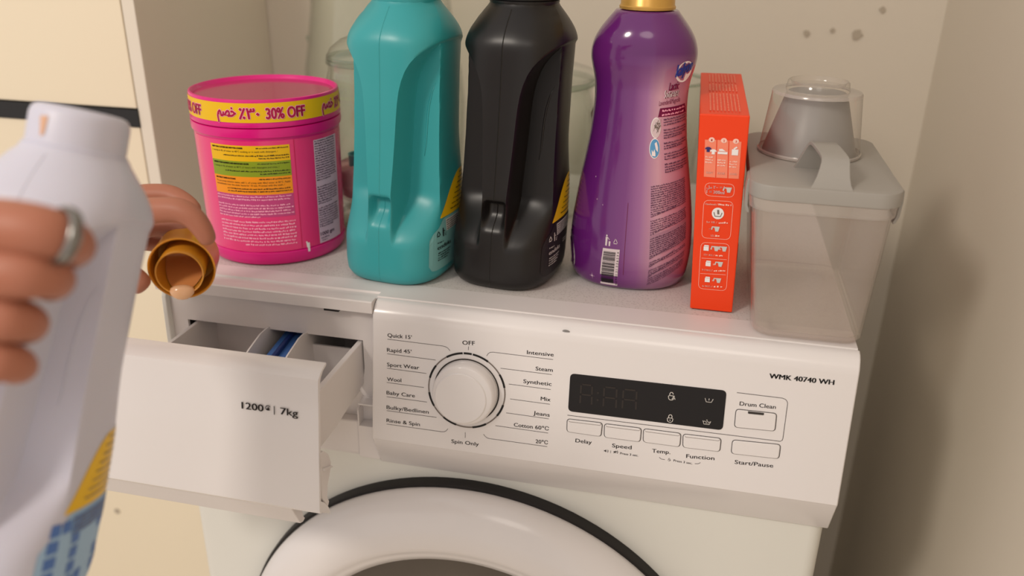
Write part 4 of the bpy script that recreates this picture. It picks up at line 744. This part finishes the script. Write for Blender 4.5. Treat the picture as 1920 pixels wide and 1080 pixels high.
g = G(); a = lambda u, v: br_ * (1 - v) + tr_ * v + back * u + Vector((.0004, 0, 0)); g.add([a(.02, .26), a(.02, .36), a(.9, .36), a(.9, .26)], [(0, 1, 2, 3)]); g.link('side_print', M_BOXD, carton, fix=False)
for q in B['cols']:
    g = G(); poly(g, q, bf); g.link('step_column', M_BOXL, carton, fix=False)
for p in B['dots']:
    g = G(); disc(g, p, .062, bf2, 16, 0, .0118); g.link('step_disc', M_PEACH, carton, fix=False)
BW, BH = .0365, .163
def frame(g, q, wd, r=.06):
    c = [Vector((p[0] * BW, p[1] * BH)) for p in q]; ribbon(g, rquad(c, r * BW * 2), wd, lambda u, v: bf(u / BW, v / BH), closed=True)
for q in B['frames']:
    g = G(); frame(g, q, .00028); g.link('frame_line', M_PEACH, carton, fix=False)
for a, b in B['seps']:
    g = G(); ribbon(g, [(a[0] * BW, a[1] * BH), (b[0] * BW, b[1] * BH)], .00028, lambda u, v: bf(u / BW, v / BH)); g.link('frame_line', M_PEACH, carton, fix=False)
for s, a, b in B['t']:
    g = G(); A_, B_ = (a[0] * BW, a[1] * BH), (b[0] * BW, b[1] * BH)
    cap = .0027 if '200' in s else .0017
    mt = M_WPRINT if '200' in s else (M_BOX if s in '123' else M_PEACH)
    put_text(g, s, A_, B_, lambda u, v: bf3(u / BW, v / BH), cap, .00006); g.link('box_lettering', mt, carton, fix=False)
for (a, b), s in zip(B['ar'], ['\u0644\u0645\u0662\u0660\u0660=\u0661', '', '', '', '', '', '']):
    g = G()
    if s: put_text(g, '\ufede\ufee3 \u0662\u0660\u0660 = \u0661', (a[0] * BW, a[1] * BH), (b[0] * BW, b[1] * BH), lambda u, v: bf3(u / BW, v / BH), .0026, .00006)
    else: fine(g, (a[0] * BW, a[1] * BH), (b[0] * BW, b[1] * BH), .0015, lambda u, v: bf3(u / BW, v / BH), seed=int(a[1] * 999))
    stuff(g.link('box_lettering', M_WPRINT if s else M_PEACH, carton, fix=False))
bm_ = lambda u, v: bf2(u / BW, v / BH)
for p in B['cups']:
    g = G(); x, y = p[0] * BW, p[1] * BH; k = .0021
    poly(g, [(x - .5 * k, y - k), (x + .6 * k, y - k), (x + 1.1 * k, y + k), (x - 1.0 * k, y + k)], bm_); ribbon(g, [(x - .9 * k, y + .7 * k), (x - 1.7 * k, y + .8 * k), (x - 2.0 * k, y - .4 * k)], .5 * k, bm_); g.link('cup_picture', M_LABW, carton, fix=False)
for p in B['packs']:
    g = G(); x, y = p[0] * BW, p[1] * BH; k = .0021
    poly(g, [(x - k, y - k), (x + k, y - k), (x + k, y + .7 * k), (x - k, y + .7 * k)], bm_); poly(g, [(x - .9 * k, y + .8 * k), (x + 1.1 * k, y + .8 * k), (x + .9 * k, y + 1.3 * k), (x - .7 * k, y + 1.3 * k)], bm_); g.link('pack_picture', M_WPRINT, carton, fix=False)
g = G()
for p in B['eq']:
    x, y = p[0] * BW, p[1] * BH
    for d in (-.0004, .0004): ribbon(g, [(x - .0007, y + d), (x + .0007, y + d)], .0003, bm_)
g.link('equals_signs', M_PEACH, carton, fix=False)
x, y = B['bowl'][0] * BW, B['bowl'][1] * BH
g = G(); disc(g, (x, y), .0048, bm_, 24); g.link('wash_picture', M_WPRINT, carton, fix=False)
g = G(); bm3 = lambda u, v: bf3(u / BW, v / BH); ribbon(g, [(x - .0032, y + .0008), (x - .0022, y - .0024), (x + .0022, y - .0024), (x + .0032, y + .0008)], .0007, bm3); ribbon(g, [(x, y + .003), (x + .0004, y - .0006)], .0016, bm3); g.link('wash_drawing', M_GREYP, carton, fix=False)
for i, p in enumerate(B['ico']):
    g = G(); x, y = p[0] * BW, p[1] * BH; k = .0023
    if i == 0:
        for dx, dy in ((-.8, .2), (.9, -.5)):
            cx_, cy_ = x + dx * k, y + dy * k; poly(g, [(cx_ - .5 * k, cy_ - k * .8), (cx_ + .5 * k, cy_ - k * .8), (cx_ + .5 * k, cy_ + .2 * k), (cx_ + k, cy_), (cx_ + 1.0 * k, cy_ + .5 * k), (cx_ + .4 * k, cy_ + .9 * k), (cx_ - .4 * k, cy_ + .9 * k), (cx_ - 1.0 * k, cy_ + .5 * k), (cx_ - k, cy_), (cx_ - .5 * k, cy_ + .2 * k)], bm3, 0 if dx < 0 else 1)
    elif i == 1: poly(g, [(x - 1.6 * k, y - .8 * k), (x + 1.6 * k, y - .8 * k), (x + 1.6 * k, y), (x - 1.6 * k, y)], bm3, 1); poly(g, [(x - 1.2 * k, y + .2 * k), (x + 1.0 * k, y + .2 * k), (x - .2 * k, y + 1.0 * k), (x - 1.2 * k, y + .9 * k)], bm3, 1)
    else: poly(g, [(x - 1.0 * k, y - 1.2 * k), (x + 1.1 * k, y - 1.2 * k), (x + 1.1 * k, y + .8 * k), (x - 1.0 * k, y + .8 * k)], bm3, 1); ribbon(g, [(x - .4 * k, y + .9 * k), (x + .6 * k, y + 1.6 * k)], .5 * k, bm3, 1)
    g.link('step_picture', [M_NAVY, M_WPRINT], carton, fix=False)
g = G()
for p in B['ard']:
    for j in range(3 if p[1] > .62 else 4): fine(g, (p[0] * BW - .0032, p[1] * BH + .001 - .0021 * j), (p[0] * BW + .003, p[1] * BH + .001 - .0021 * j), .0012, bm3, seed=int(p[0] * 99) + j)
stuff(g.link('fine_print', M_PEACH, carton, fix=False))
g = G()                                             # print on the box top: lines run towards the back
tpz = lambda u, v: tl_ * (1 - u) + tr_ * u + rise * v + Vector((0, 0, .0009))
for cidx in range(9):
    for v0, v1 in ((.06, .42), (.50, .66), (.72, .93)):
        rnd = random.Random(cidx * 3 + int(v0 * 10)); u = .2 + .074 * cidx; v = v0
        while v < v1:
            l = rnd.uniform(.01, .03); g.add([tpz(u, v), tpz(u + .028, v), tpz(u + .028, v + l), tpz(u, v + l)], [(0, 1, 2, 3)]); v += l + .008
stuff(g.link('top_print', M_BOXL, carton, fix=False))

# ---------------------------------------------------------------- clear container with grey lid, measuring cup upside down on it
LX0, LX1, LY0, LY1, LZ = .5005, .6085, .0130, .1930, .1230
ct = thing('storage_container', 'clear plastic dispenser box with grey handled lid at the right corner', 'container', (.5565, .105, 0))
def csec(z, grow=0):
    t = z / .108; x0 = .5155 + (.5035 - .5155) * t; x1 = .5985 + (.6045 - .5985) * t; y0 = .0165 + (.0165 - .0165) * t; y1 = .1780 + (.1900 - .1780) * t
    return [(x, y, z) for x, y in rrect(x0 - grow, x1 + grow, y0 - grow, y1 + grow, .016 + grow, 7)]
g = G(); rings(g, [csec(.006, -.004), csec(.0012, -.002), csec(.0004, -.006)][::-1] + [csec(z) for z in (.004, .012, .05, .09, .102)], True, False); rings(g, [csec(.1025), csec(.1025, -.0016), csec(.05, -.0016), csec(.006, -.0018), csec(.0040, -.006)], False, True)
g.link('body', M_CLEAR, ct, auto=50)
g = G(); rings(g, [csec(.1025, .0002), csec(.1025, .0020), csec(.1112, .0024), csec(.1115, .0002)], False, False); g.link('rim', M_RIM, ct, auto=40, label='hazy clear rim under the lid')
ls = lambda z, k=0, r=.019: [(x, y, z) for x, y in rrect(LX0 + k, LX1 - k, LY0 + k, LY1 - k, r - k, 8)]
g = G(); rings(g, [ls(.1118, .003), ls(.1118, .0002), ls(.1212, 0), ls(.1225, .0005), ls(LZ, .0018)]); lidc = g.link('lid', M_GREY, ct, auto=40)
# strap handle: flares into the lid at both feet
g = G(); hx = .5590
path = [(.0150, .1228, .0150, .5570), (.0185, .1255, .0132, .5573), (.0220, .1300, .0115, .5578), (.0250, .1360, .0103, .5582), (.0275, .1405, .0098, .5584), (.0315, .1428, .0096, .5582), (.0380, .1442, .0094, .5570), (.0500, .1464, .0092, .5540), (.0585, .1472, .0091, .5520), (.0630, .1450, .0092, .5508), (.0665, .1390, .0100, .5498), (.0700, .1310, .0118, .5490), (.0730, .1228, .0140, .5484)]
th = .0028; secs = []
for i, (y, z, hw, hx) in enumerate(path):
    y0_, z0_ = path[max(0, i - 1)][:2]; y1_, z1_ = path[min(len(path) - 1, i + 1)][:2]; d = Vector((y1_ - y0_, z1_ - z0_)).normalized(); n_ = Vector((d.y, -d.x)) * th
    secs.append([(hx - hw, y, z), (hx + hw, y, z), (hx + hw, y + n_.x, z + n_.y), (hx - hw, y + n_.x, z + n_.y)])
rings(g, secs); g.link('handle', M_GREY, lidc, bev=.0004, auto=40)
CX, CY = .5497, .125
g = G(); lathe(g, [(.0375, LZ - .0005), (.0370, LZ + .003), (.0240, .1715), (.0225, .1728), (.001, .1730)], CX, CY, 56); g.link('spout', M_GREYC, lidc, auto=40, label='grey cone under the clear cup')
g = G(); prism_z(g, [(CX - .002, CY - .0378), (CX + .006, CY - .0378), (CX + .004, CY - .0255), (CX - .001, CY - .0255)], LZ, LZ + .001)
for x, sgn in ((LX0, -1), (LX1, 1)):                # clips at the front corners
    g = G(); prof = [(0, .1215), (.0014, .1205), (.0020, .1120), (.0014, .1010), (-.0002, .0960), (-.0022, .0945), (-.0026, .0965), (-.0010, .1005), (-.0005, .1080), (-.0005, .1215)]
    g.add([(x + sgn * a, .034, z) for a, z in prof] + [(x + sgn * a, .058, z) for a, z in prof], [tuple(range(10)), tuple(range(10, 20))[::-1]] + [(i, (i + 1) % 10, 10 + (i + 1) % 10, 10 + i) for i in range(10)]); g.link('clip', M_GREY, lidc, bev=.0006)
mc = thing('measuring_cup', 'clear plastic measuring cup upside down on the grey container lid', 'cup', (CX, CY, LZ))
def mcup(r, z): return (r, LZ + z)
g = G(); lathe(g, [(.0394, LZ + .0004), (.0408, LZ + .0006), (.0412, LZ + .0018), (.0403, LZ + .0030), (.0398, LZ + .006), (.0352, LZ + .0488), (.0343, LZ + .0506), (.0250, LZ + .0512), (.0240, LZ + .0580), (.0228, LZ + .0592), (.0218, LZ + .0586), (.0208, LZ + .0555), (.001, LZ + .0553)], CX, CY, 72, False, True)
cpb = g.link('body', M_CUP, mc, auto=50)
g = G(); lathe(g, [(.0355, LZ + .0485), (.0352, LZ + .0500), (.0345, LZ + .0510), (.0250, LZ + .0516), (.0250, LZ + .0508), (.034, LZ + .0500)], CX, CY, 72, loop=True); g.link('shoulder', M_RIM, mc, auto=50)
g = G(); lathe(g, [(.0398, LZ + .0004), (.0413, LZ + .0008), (.0415, LZ + .0024), (.0404, LZ + .0034)], CX, CY, 72, loop=True); g.link('lip', M_RIM, mc, auto=50)

# ---------------------------------------------------------------- glassware at the back of the worktop
def glass_jar(cx, cy, label, zs, powder):
    t = thing('glass_jar', label, 'jar', (cx, cy, 0))
    s = zs
    g = G(); lathe(g, [(.030, .0), (.044, .0006), (.0455, .003), (.0445, .006), (.040, .010), (.038, .018), (.043, .0235), (.0475, .031), (.0495, .045), (.0500, .09), (.0500, .140), (.0492, .150), (.0470, .158), (.0465, .165), (.0475, .166), (.0485, .1645), (.046, .1655), (.0445, .158), (.0475, .140), (.0475, .05), (.044, .030), (.034, .0265), (.001, .026)], cx, cy, 64); b = g.link('body', M_GLASS, t, auto=50)
    g = G(); lathe(g, [(.0470, .1640), (.0492, .1648), (.0492, .1680), (.0470, .1688)], cx, cy, 64, loop=True); g.link('rim', M_GLASSE, b, auto=50)
    g = G(); lathe(g, [(.042, .012), (.0465, .0022), (.0475, .0045), (.0455, .0065)], cx, cy, 64, loop=True); g.link('foot_edge', M_GLASSE, b, smooth=True)
    g = G(); lathe(g, [(.0480, .1690), (.0478, .1725), (.0440, .1790), (.0340, .1870), (.020, .1925), (.0085, .1955), (.0080, .1985), (.0150, .2030), (.0165, .2055), (.0140, .2080), (.001, .2085)], cx, cy, 64); l = g.link('lid', M_GLASS, t, auto=50)
    g = G(); lathe(g, [(.0150, .2030), (.0165, .2055), (.0145, .2078), (.0135, .2060)], cx, cy, 40, loop=True); g.link('knob_edge', M_GLASSE, l, smooth=True)
    g = G(); lathe(g, [(.0465, .1690), (.0484, .1696), (.0482, .1722), (.0468, .1716)], cx, cy, 64, loop=True); g.link('lid_edge', M_GLASSE, l, smooth=True)
    if powder:
        g = G(); n = 48; secs = []
        for r, z in ((.030, .0285), (.0425, .0330), (.0468, .045), (.0470, .06)): secs.append([(cx + r * math.cos(2 * PI * i / n), cy + r * math.sin(2 * PI * i / n), z) for i in range(n)])
        for r in (.0465, .035, .02, .008): secs.append([(cx + r * math.cos(2 * PI * i / n), cy + r * math.sin(2 * PI * i / n), .066 + .20 * r * math.cos(2 * PI * i / n + .3) + .003 * math.sin(5 * i + r * 300)) for i in range(n)])
        rings(g, secs); stuff(g.link('powder', M_POWDER, t, smooth=True, label='pink washing powder filling the jar'))
    return t
glass_jar(.1370, .2070, 'lidded clear glass jar of pink powder behind tub and teal bottle', 0, True)
sc_ = thing('powder_scoop', 'small teal plastic scoop stuck in the pink powder of the glass jar', 'scoop', (.1245, .187, .045))
g = G(); lathe(g, [(.010, .042), (.0125, .0445), (.0135, .075), (.0140, .077), (.0125, .0768), (.0115, .048), (.001, .046)], .1265, .1840, 32); g.link('cup', M_TEAL, sc_, auto=40)
g = G(); tube(g, [(.1345, .189, .074), (.1445, .203, .084), (.1545, .217, .094)], .003, 8); g.link('handle', M_TEAL, sc_, smooth=True)
VX, VY = .0750, .390
vs_ = thing('glass_vase', 'tall clear glass vase behind the lidded jar and magenta tub', 'vase', (VX, VY, 0))
g = G(); lathe(g, [(.060, .0), (.083, .001), (.0955, .010), (.098, .05), (.0985, .09), (.0945, .13), (.089, .16), (.083, .20), (.0790, .25), (.080, .30), (.0775, .30), (.0765, .25), (.0805, .20), (.0865, .16), (.092, .13), (.096, .09), (.0955, .05), (.092, .012), (.001, .008)], VX, VY, 72); g.link('body', M_GLASS, vs_, auto=50)
g = G(); lathe(g, [(.0775, .30), (.080, .3005), (.0795, .3025), (.0778, .3022)], VX, VY, 64, loop=True); g.link('rim', M_GLASSE, vs_, smooth=True)
j2 = thing('glass_jar', 'clear glass jar half hidden behind the black bottle', 'jar', (.279, .300, 0))
g = G(); lathe(g, [(.040, 0), (.064, .0008), (.069, .006), (.070, .05), (.069, .11), (.064, .130), (.0655, .1365), (.0685, .1385), (.0685, .1415), (.0655, .143), (.062, .1415), (.060, .130), (.066, .11), (.067, .05), (.066, .008), (.001, .005)], .279, .30, 64); jb = g.link('body', M_GLASS, j2, auto=50)
g = G(); lathe(g, [(.0655, .1365), (.0690, .1385), (.0690, .1418), (.0655, .1435), (.063, .141)], .279, .30, 64, loop=True); g.link('rim', M_GLASSE, jb, smooth=True)
g = G(); lathe(g, [(.0665, .1445), (.0675, .1475), (.064, .152), (.045, .158), (.020, .162), (.010, .165), (.016, .171), (.001, .174)], .279, .30, 64); g.link('lid', M_GLASS, j2, auto=50)
g = G(); wp = [(.3485, .285, .1400), (.3535, .2835, .1340), (.3510, .282, .1240), (.3465, .2815, .112), (.3485, .281, .102)]
tube(g, wp, .0011, 8); g.link('wire_clip', M_SILVER, j2, smooth=True)
bw = thing('glass_bowl', 'clear glass bowl whose rim shows between purple bottle and orange box', 'bowl', (.410, .335, 0))
g = G(); lathe(g, [(.020, 0), (.034, .001), (.036, .006), (.045, .03), (.050, .08), (.0520, .142), (.0505, .1425), (.0485, .08), (.043, .032), (.001, .01)], .410, .335, 64); g.link('body', M_GLASS, bw, auto=50)
g = G(); lathe(g, [(.0503, .1405), (.0527, .1410), (.0525, .1440), (.0505, .1437)], .410, .335, 64, loop=True); g.link('rim', M_GLASSE, bw, smooth=True)

# ---------------------------------------------------------------- water drop on the panel's shoulder
g = G(); c = Vector((.3712, .0020, -.0072)); n = 14
secs = [[(c.x + r * 1.35 * math.cos(2 * PI * i / n), c.y - .3 * r * math.sin(2 * PI * i / n) - h, c.z + r * .75 * math.sin(2 * PI * i / n) + h) for i in range(n)] for r, h in ((.0022, -.0006), (.0023, .0), (.0018, .0007), (.0009, .0012), (.0002, .0013))]
rings(g, secs); tag(g.link('water_drop', clear('water', (205, 205, 205), .1, .02), None, smooth=True, base=c), 'small clear drop on the rim of the control panel above the dial', 'drop')

# ---------------------------------------------------------------- held things and the person
def at(u, v, d): return CAM_C + AX[0] * ((u - 960) / 1600 * d) + AX[1] * ((v - 540) / 1600 * d) + AX[2] * d
# white bottle, opened, handle towards the person's hand
NK = at(155, 206, .460)
zb = -(AX[0] * -.19 + AX[1] * .975 + AX[2] * .06).normalized()           # bottle axis, foot to neck
vd = (CAM_C - NK).normalized(); fwd = (vd - zb * vd.dot(zb)).normalized(); side = zb.cross(fwd)
hdir = (fwd * math.cos(math.radians(27)) - side * math.sin(math.radians(27))).normalized(); sdir = zb.cross(hdir)
MB_ = Matrix((sdir, hdir, zb)).transposed().to_4x4(); MB_ = MB_ @ Matrix.Diagonal((.965, .965, 1.07, 1)); MB_.translation = NK - zb * .258 * 1.07
handle_bottle('opened white detergent bottle gripped in the foreground at left', M_WBOT, MB_, tuple(MB_.translation), None, 'white')
wb = [o for o in bpy.data.objects if o.name.startswith('detergent_bottle') and 'opened' in o['label']][0]
g = G(); secs = []
drip = lambda u, v: MB_ @ Vector((-.010 + .042 * .237 + .0262 * math.sin(math.radians(u)), .0262 * math.cos(math.radians(u)), v))
patch(g, [(-20, .2505), (-9, .2510), (-11, .2420), (-16, .2410)], drip, 4, 3); g.link('amber_stain', M_ORESID, wb, base=BASE[wb], fix=False)

# gold cap: skirt with an inner dosing cup, open end towards the camera and down
CO = at(341, 503, .625); ax = (AX[0] * .17 + AX[1] * .40 + AX[2] * -.90).normalized()
e1 = ax.orthogonal().normalized(); e2 = ax.cross(e1)
MC = Matrix((e1, e2, ax)).transposed().to_4x4(); MC.translation = CO
gc = thing('bottle_cap', 'amber gold dosing cap of the white bottle held over the drawer', 'cap', tuple(CO))
g = G(); lathe(g, [(.001, -.030), (.0205, -.030), (.0225, -.0285), (.0236, -.0001), (.0238, .0006), (.0230, .0008), (.0222, .0), (.0208, -.024), (.0165, -.0255), (.0160, -.024), (.0168, .0100), (.0166, .0106), (.0158, .0100), (.0150, -.0230), (.001, -.0235)], 0, 0, 64)
place(g, MC).link('cap_shell', M_GOLD, gc, auto=40, base=tuple(CO))
g = G(); lathe(g, [(.001, -.028), (.0238, -.0180), (.0236, -.0010)], 0, 0, 12)
dv = MC.inverted().to_3x3() @ Vector((0, 0, -1)); dvp = Vector((dv.x, dv.y, 0)).normalized()
g = G(); n = 40; secs = []
def liq(rr, i):
    t = 2 * PI * i / n; p = Vector((math.cos(t) * rr, math.sin(t) * rr, 0)); k = p.dot(dvp) / .0158
    return Vector((p.x, p.y, max(-.0229, -.0215 + .0310 * k)))
for rr in (.001, .004, .008, .012, .0150): secs.append([liq(rr, i) for i in range(n)])
rings(g, secs, True, False)
lq = place(g, MC).link('liquid_detergent', M_AMBER, None, smooth=True, base=tuple(CO)); tag(lq, 'milky liquid detergent brimming inside the gold cap', 'liquid')
# the bead about to run over the lip
g = G(); c = MC @ (dvp * .0142 + Vector((0, 0, .0098)))
tg = (MC.to_3x3() @ Vector((-dvp.y, dvp.x, 0))).normalized(); dn = (Vector((0, 0, -1)) + ax * .35).normalized(); v_ = dn.cross(tg).normalized()
secs = [[c + dn * h + (tg * math.cos(2 * PI * i / 24) * 1.45 + v_ * math.sin(2 * PI * i / 24) * .8) * r for i in range(24)] for r, h in ((.0006, .0062), (.0022, .0058), (.0042, .0042), (.0056, .0018), (.0060, -.0006), (.0054, -.0028), (.0036, -.0042), (.0010, -.0048))]
rings(g, secs); g.link('pouring_bead', M_MILK, lq, smooth=True, base=tuple(CO))

pr = thing('person', 'person at left gripping a white bottle and holding its gold cap', 'person', tuple(at(-420, 700, .5) * 1.0))
def arm(name, chains, label):
    """one continuous skinned surface: chains share the palm vertex"""
    vs, es, rs = [], [], []
    idx = {}
    for ch in chains:
        prev = None
        for p in ch:
            key = p if isinstance(p, str) else None
            if key: i = idx[key]
            else:
                if len(p) == 5: idx[p[4]] = len(vs)
                vs.append(at(p[0], p[1], p[2])); rs.append(p[3]); i = len(vs) - 1
            if prev is not None: es.append((prev, i))
            prev = i
    b = BASE[pr]; me = bpy.data.meshes.new(name); me.from_pydata([tuple(v - b) for v in vs], es, [])
    me.materials.append(M_SKIN); o = bpy.data.objects.new(name, me); COL.objects.link(o); o.parent = pr; o['label'] = label
    sk = o.modifiers.new('skin', 'SKIN'); sk.use_smooth_shade = True; sk.branch_smoothing = .35
    if not me.skin_vertices: 
        bm = bmesh.new(); bm.from_mesh(me); bm.verts.layers.skin.verify(); bm.to_mesh(me); bm.free()
    for i, r in enumerate(rs):
        me.skin_vertices[0].data[i].radius = (r, r); me.skin_vertices[0].data[i].use_root = (i == 0)
    sd = o.modifiers.new('sub', 'SUBSURF'); sd.levels = 2; sd.render_levels = 2
    return o
# arm holding the bottle (near the camera): knuckles stacked over the handle
nearm = arm('arm', [
    [(-170, 560, 0.403, 0.0316, 'palm'), (-340, 640, .350, .0255), (-700, 800, .270, .029), (-1900, 1150, .140, .035)],
    ['palm', (-95, 440, 0.373, 0.0153), (-10, 424, 0.346, 0.0132), (75, 432, 0.341, 0.0119), (128, 446, 0.350, 0.0104), (146, 462, 0.368, 0.0091), (128, 478, 0.388, 0.0080)],
    ['palm', (-95, 515, 0.373, 0.0140), (-20, 510, 0.346, 0.0123), (52, 513, 0.342, 0.0113), (96, 517, 0.353, 0.0100), (106, 528, 0.372, 0.0086), (86, 540, 0.392, 0.0074)],
    ['palm', (-95, 590, 0.376, 0.0130), (-30, 592, 0.350, 0.0115), (18, 598, 0.347, 0.0106), (52, 602, 0.358, 0.0093), (58, 612, 0.376, 0.0080), (40, 622, 0.394, 0.0071)],
    ['palm', (-100, 655, 0.380, 0.0121), (-40, 668, 0.356, 0.0107), (2, 677, 0.352, 0.0099), (34, 682, 0.362, 0.0086), (40, 690, 0.378, 0.0074), (22, 698, 0.394, 0.0065)],
    ['palm', (-190, 470, 0.428, 0.0177), (-160, 400, 0.453, 0.0140), (-110, 360, 0.468, 0.0116), (-70, 340, 0.476, 0.0093)],
], 'bare right hand and forearm in the foreground')
rc = at(116, 442, .3495); rd_ = (at(75, 432, .341) - at(128, 446, .350)).normalized(); a_ = rd_.orthogonal().normalized(); b_ = rd_.cross(a_)
g = G(); secs = []
for i in range(40):
    t = 2 * PI * i / 40; rad = a_ * math.cos(t) + b_ * math.sin(t)
    secs.append([rc + rad * (.0113 + .0011 * math.cos(p)) + rd_ * .0030 * math.sin(p) for p in (2 * PI * k / 8 for k in range(8))])
rings(g, secs, loop=True); g.link('finger_ring', M_SILVER, pr, smooth=True, label='wide silver ring on the index finger')
g = G(); rings(g, [[rc + rd_ * .0014 * sx + a_.cross(rd_) * 0 + (a_ * math.cos(t) + b_ * math.sin(t)) * .0125 for t in (2 * PI * i / 40 for i in range(40))] for sx in (-.35, .35)], False, False); g.link('ring_groove', M_GAP, pr, smooth=True, fix=False)
# arm holding the cap, reaching in behind the bottle
arm('arm', [
    [(140, 455, .640, .026, 'palm'), (20, 490, .640, .024), (-160, 560, .635, .030), (-520, 690, .62, .040)],
    ['palm', (205, 398, .650, .0115), (262, 366, .655, .0096), (320, 364, .655, .0088), (352, 382, .652, .0080), (372, 404, .648, .0070)],
    ['palm', (215, 418, .612, .0120), (275, 395, .602, .0104), (340, 392, .596, .0098), (369, 412, .597, .0088), (386, 440, .600, .0074), (394, 460, .603, .0056)],
    ['palm', (225, 436, .650, .0105), (285, 424, .650, .0085), (328, 424, .646, .0078), (356, 440, .640, .0068)],
    ['palm', (215, 455, .668, .0095), (265, 452, .672, .0078), (305, 458, .668, .0070), (330, 470, .662, .0060)],
    ['palm', (188, 492, .622, .0135), (232, 514, .612, .0110), (262, 530, .610, .0092), (276, 543, .612, .0070)],
], 'bare left hand holding the cap, partly behind the bottle')
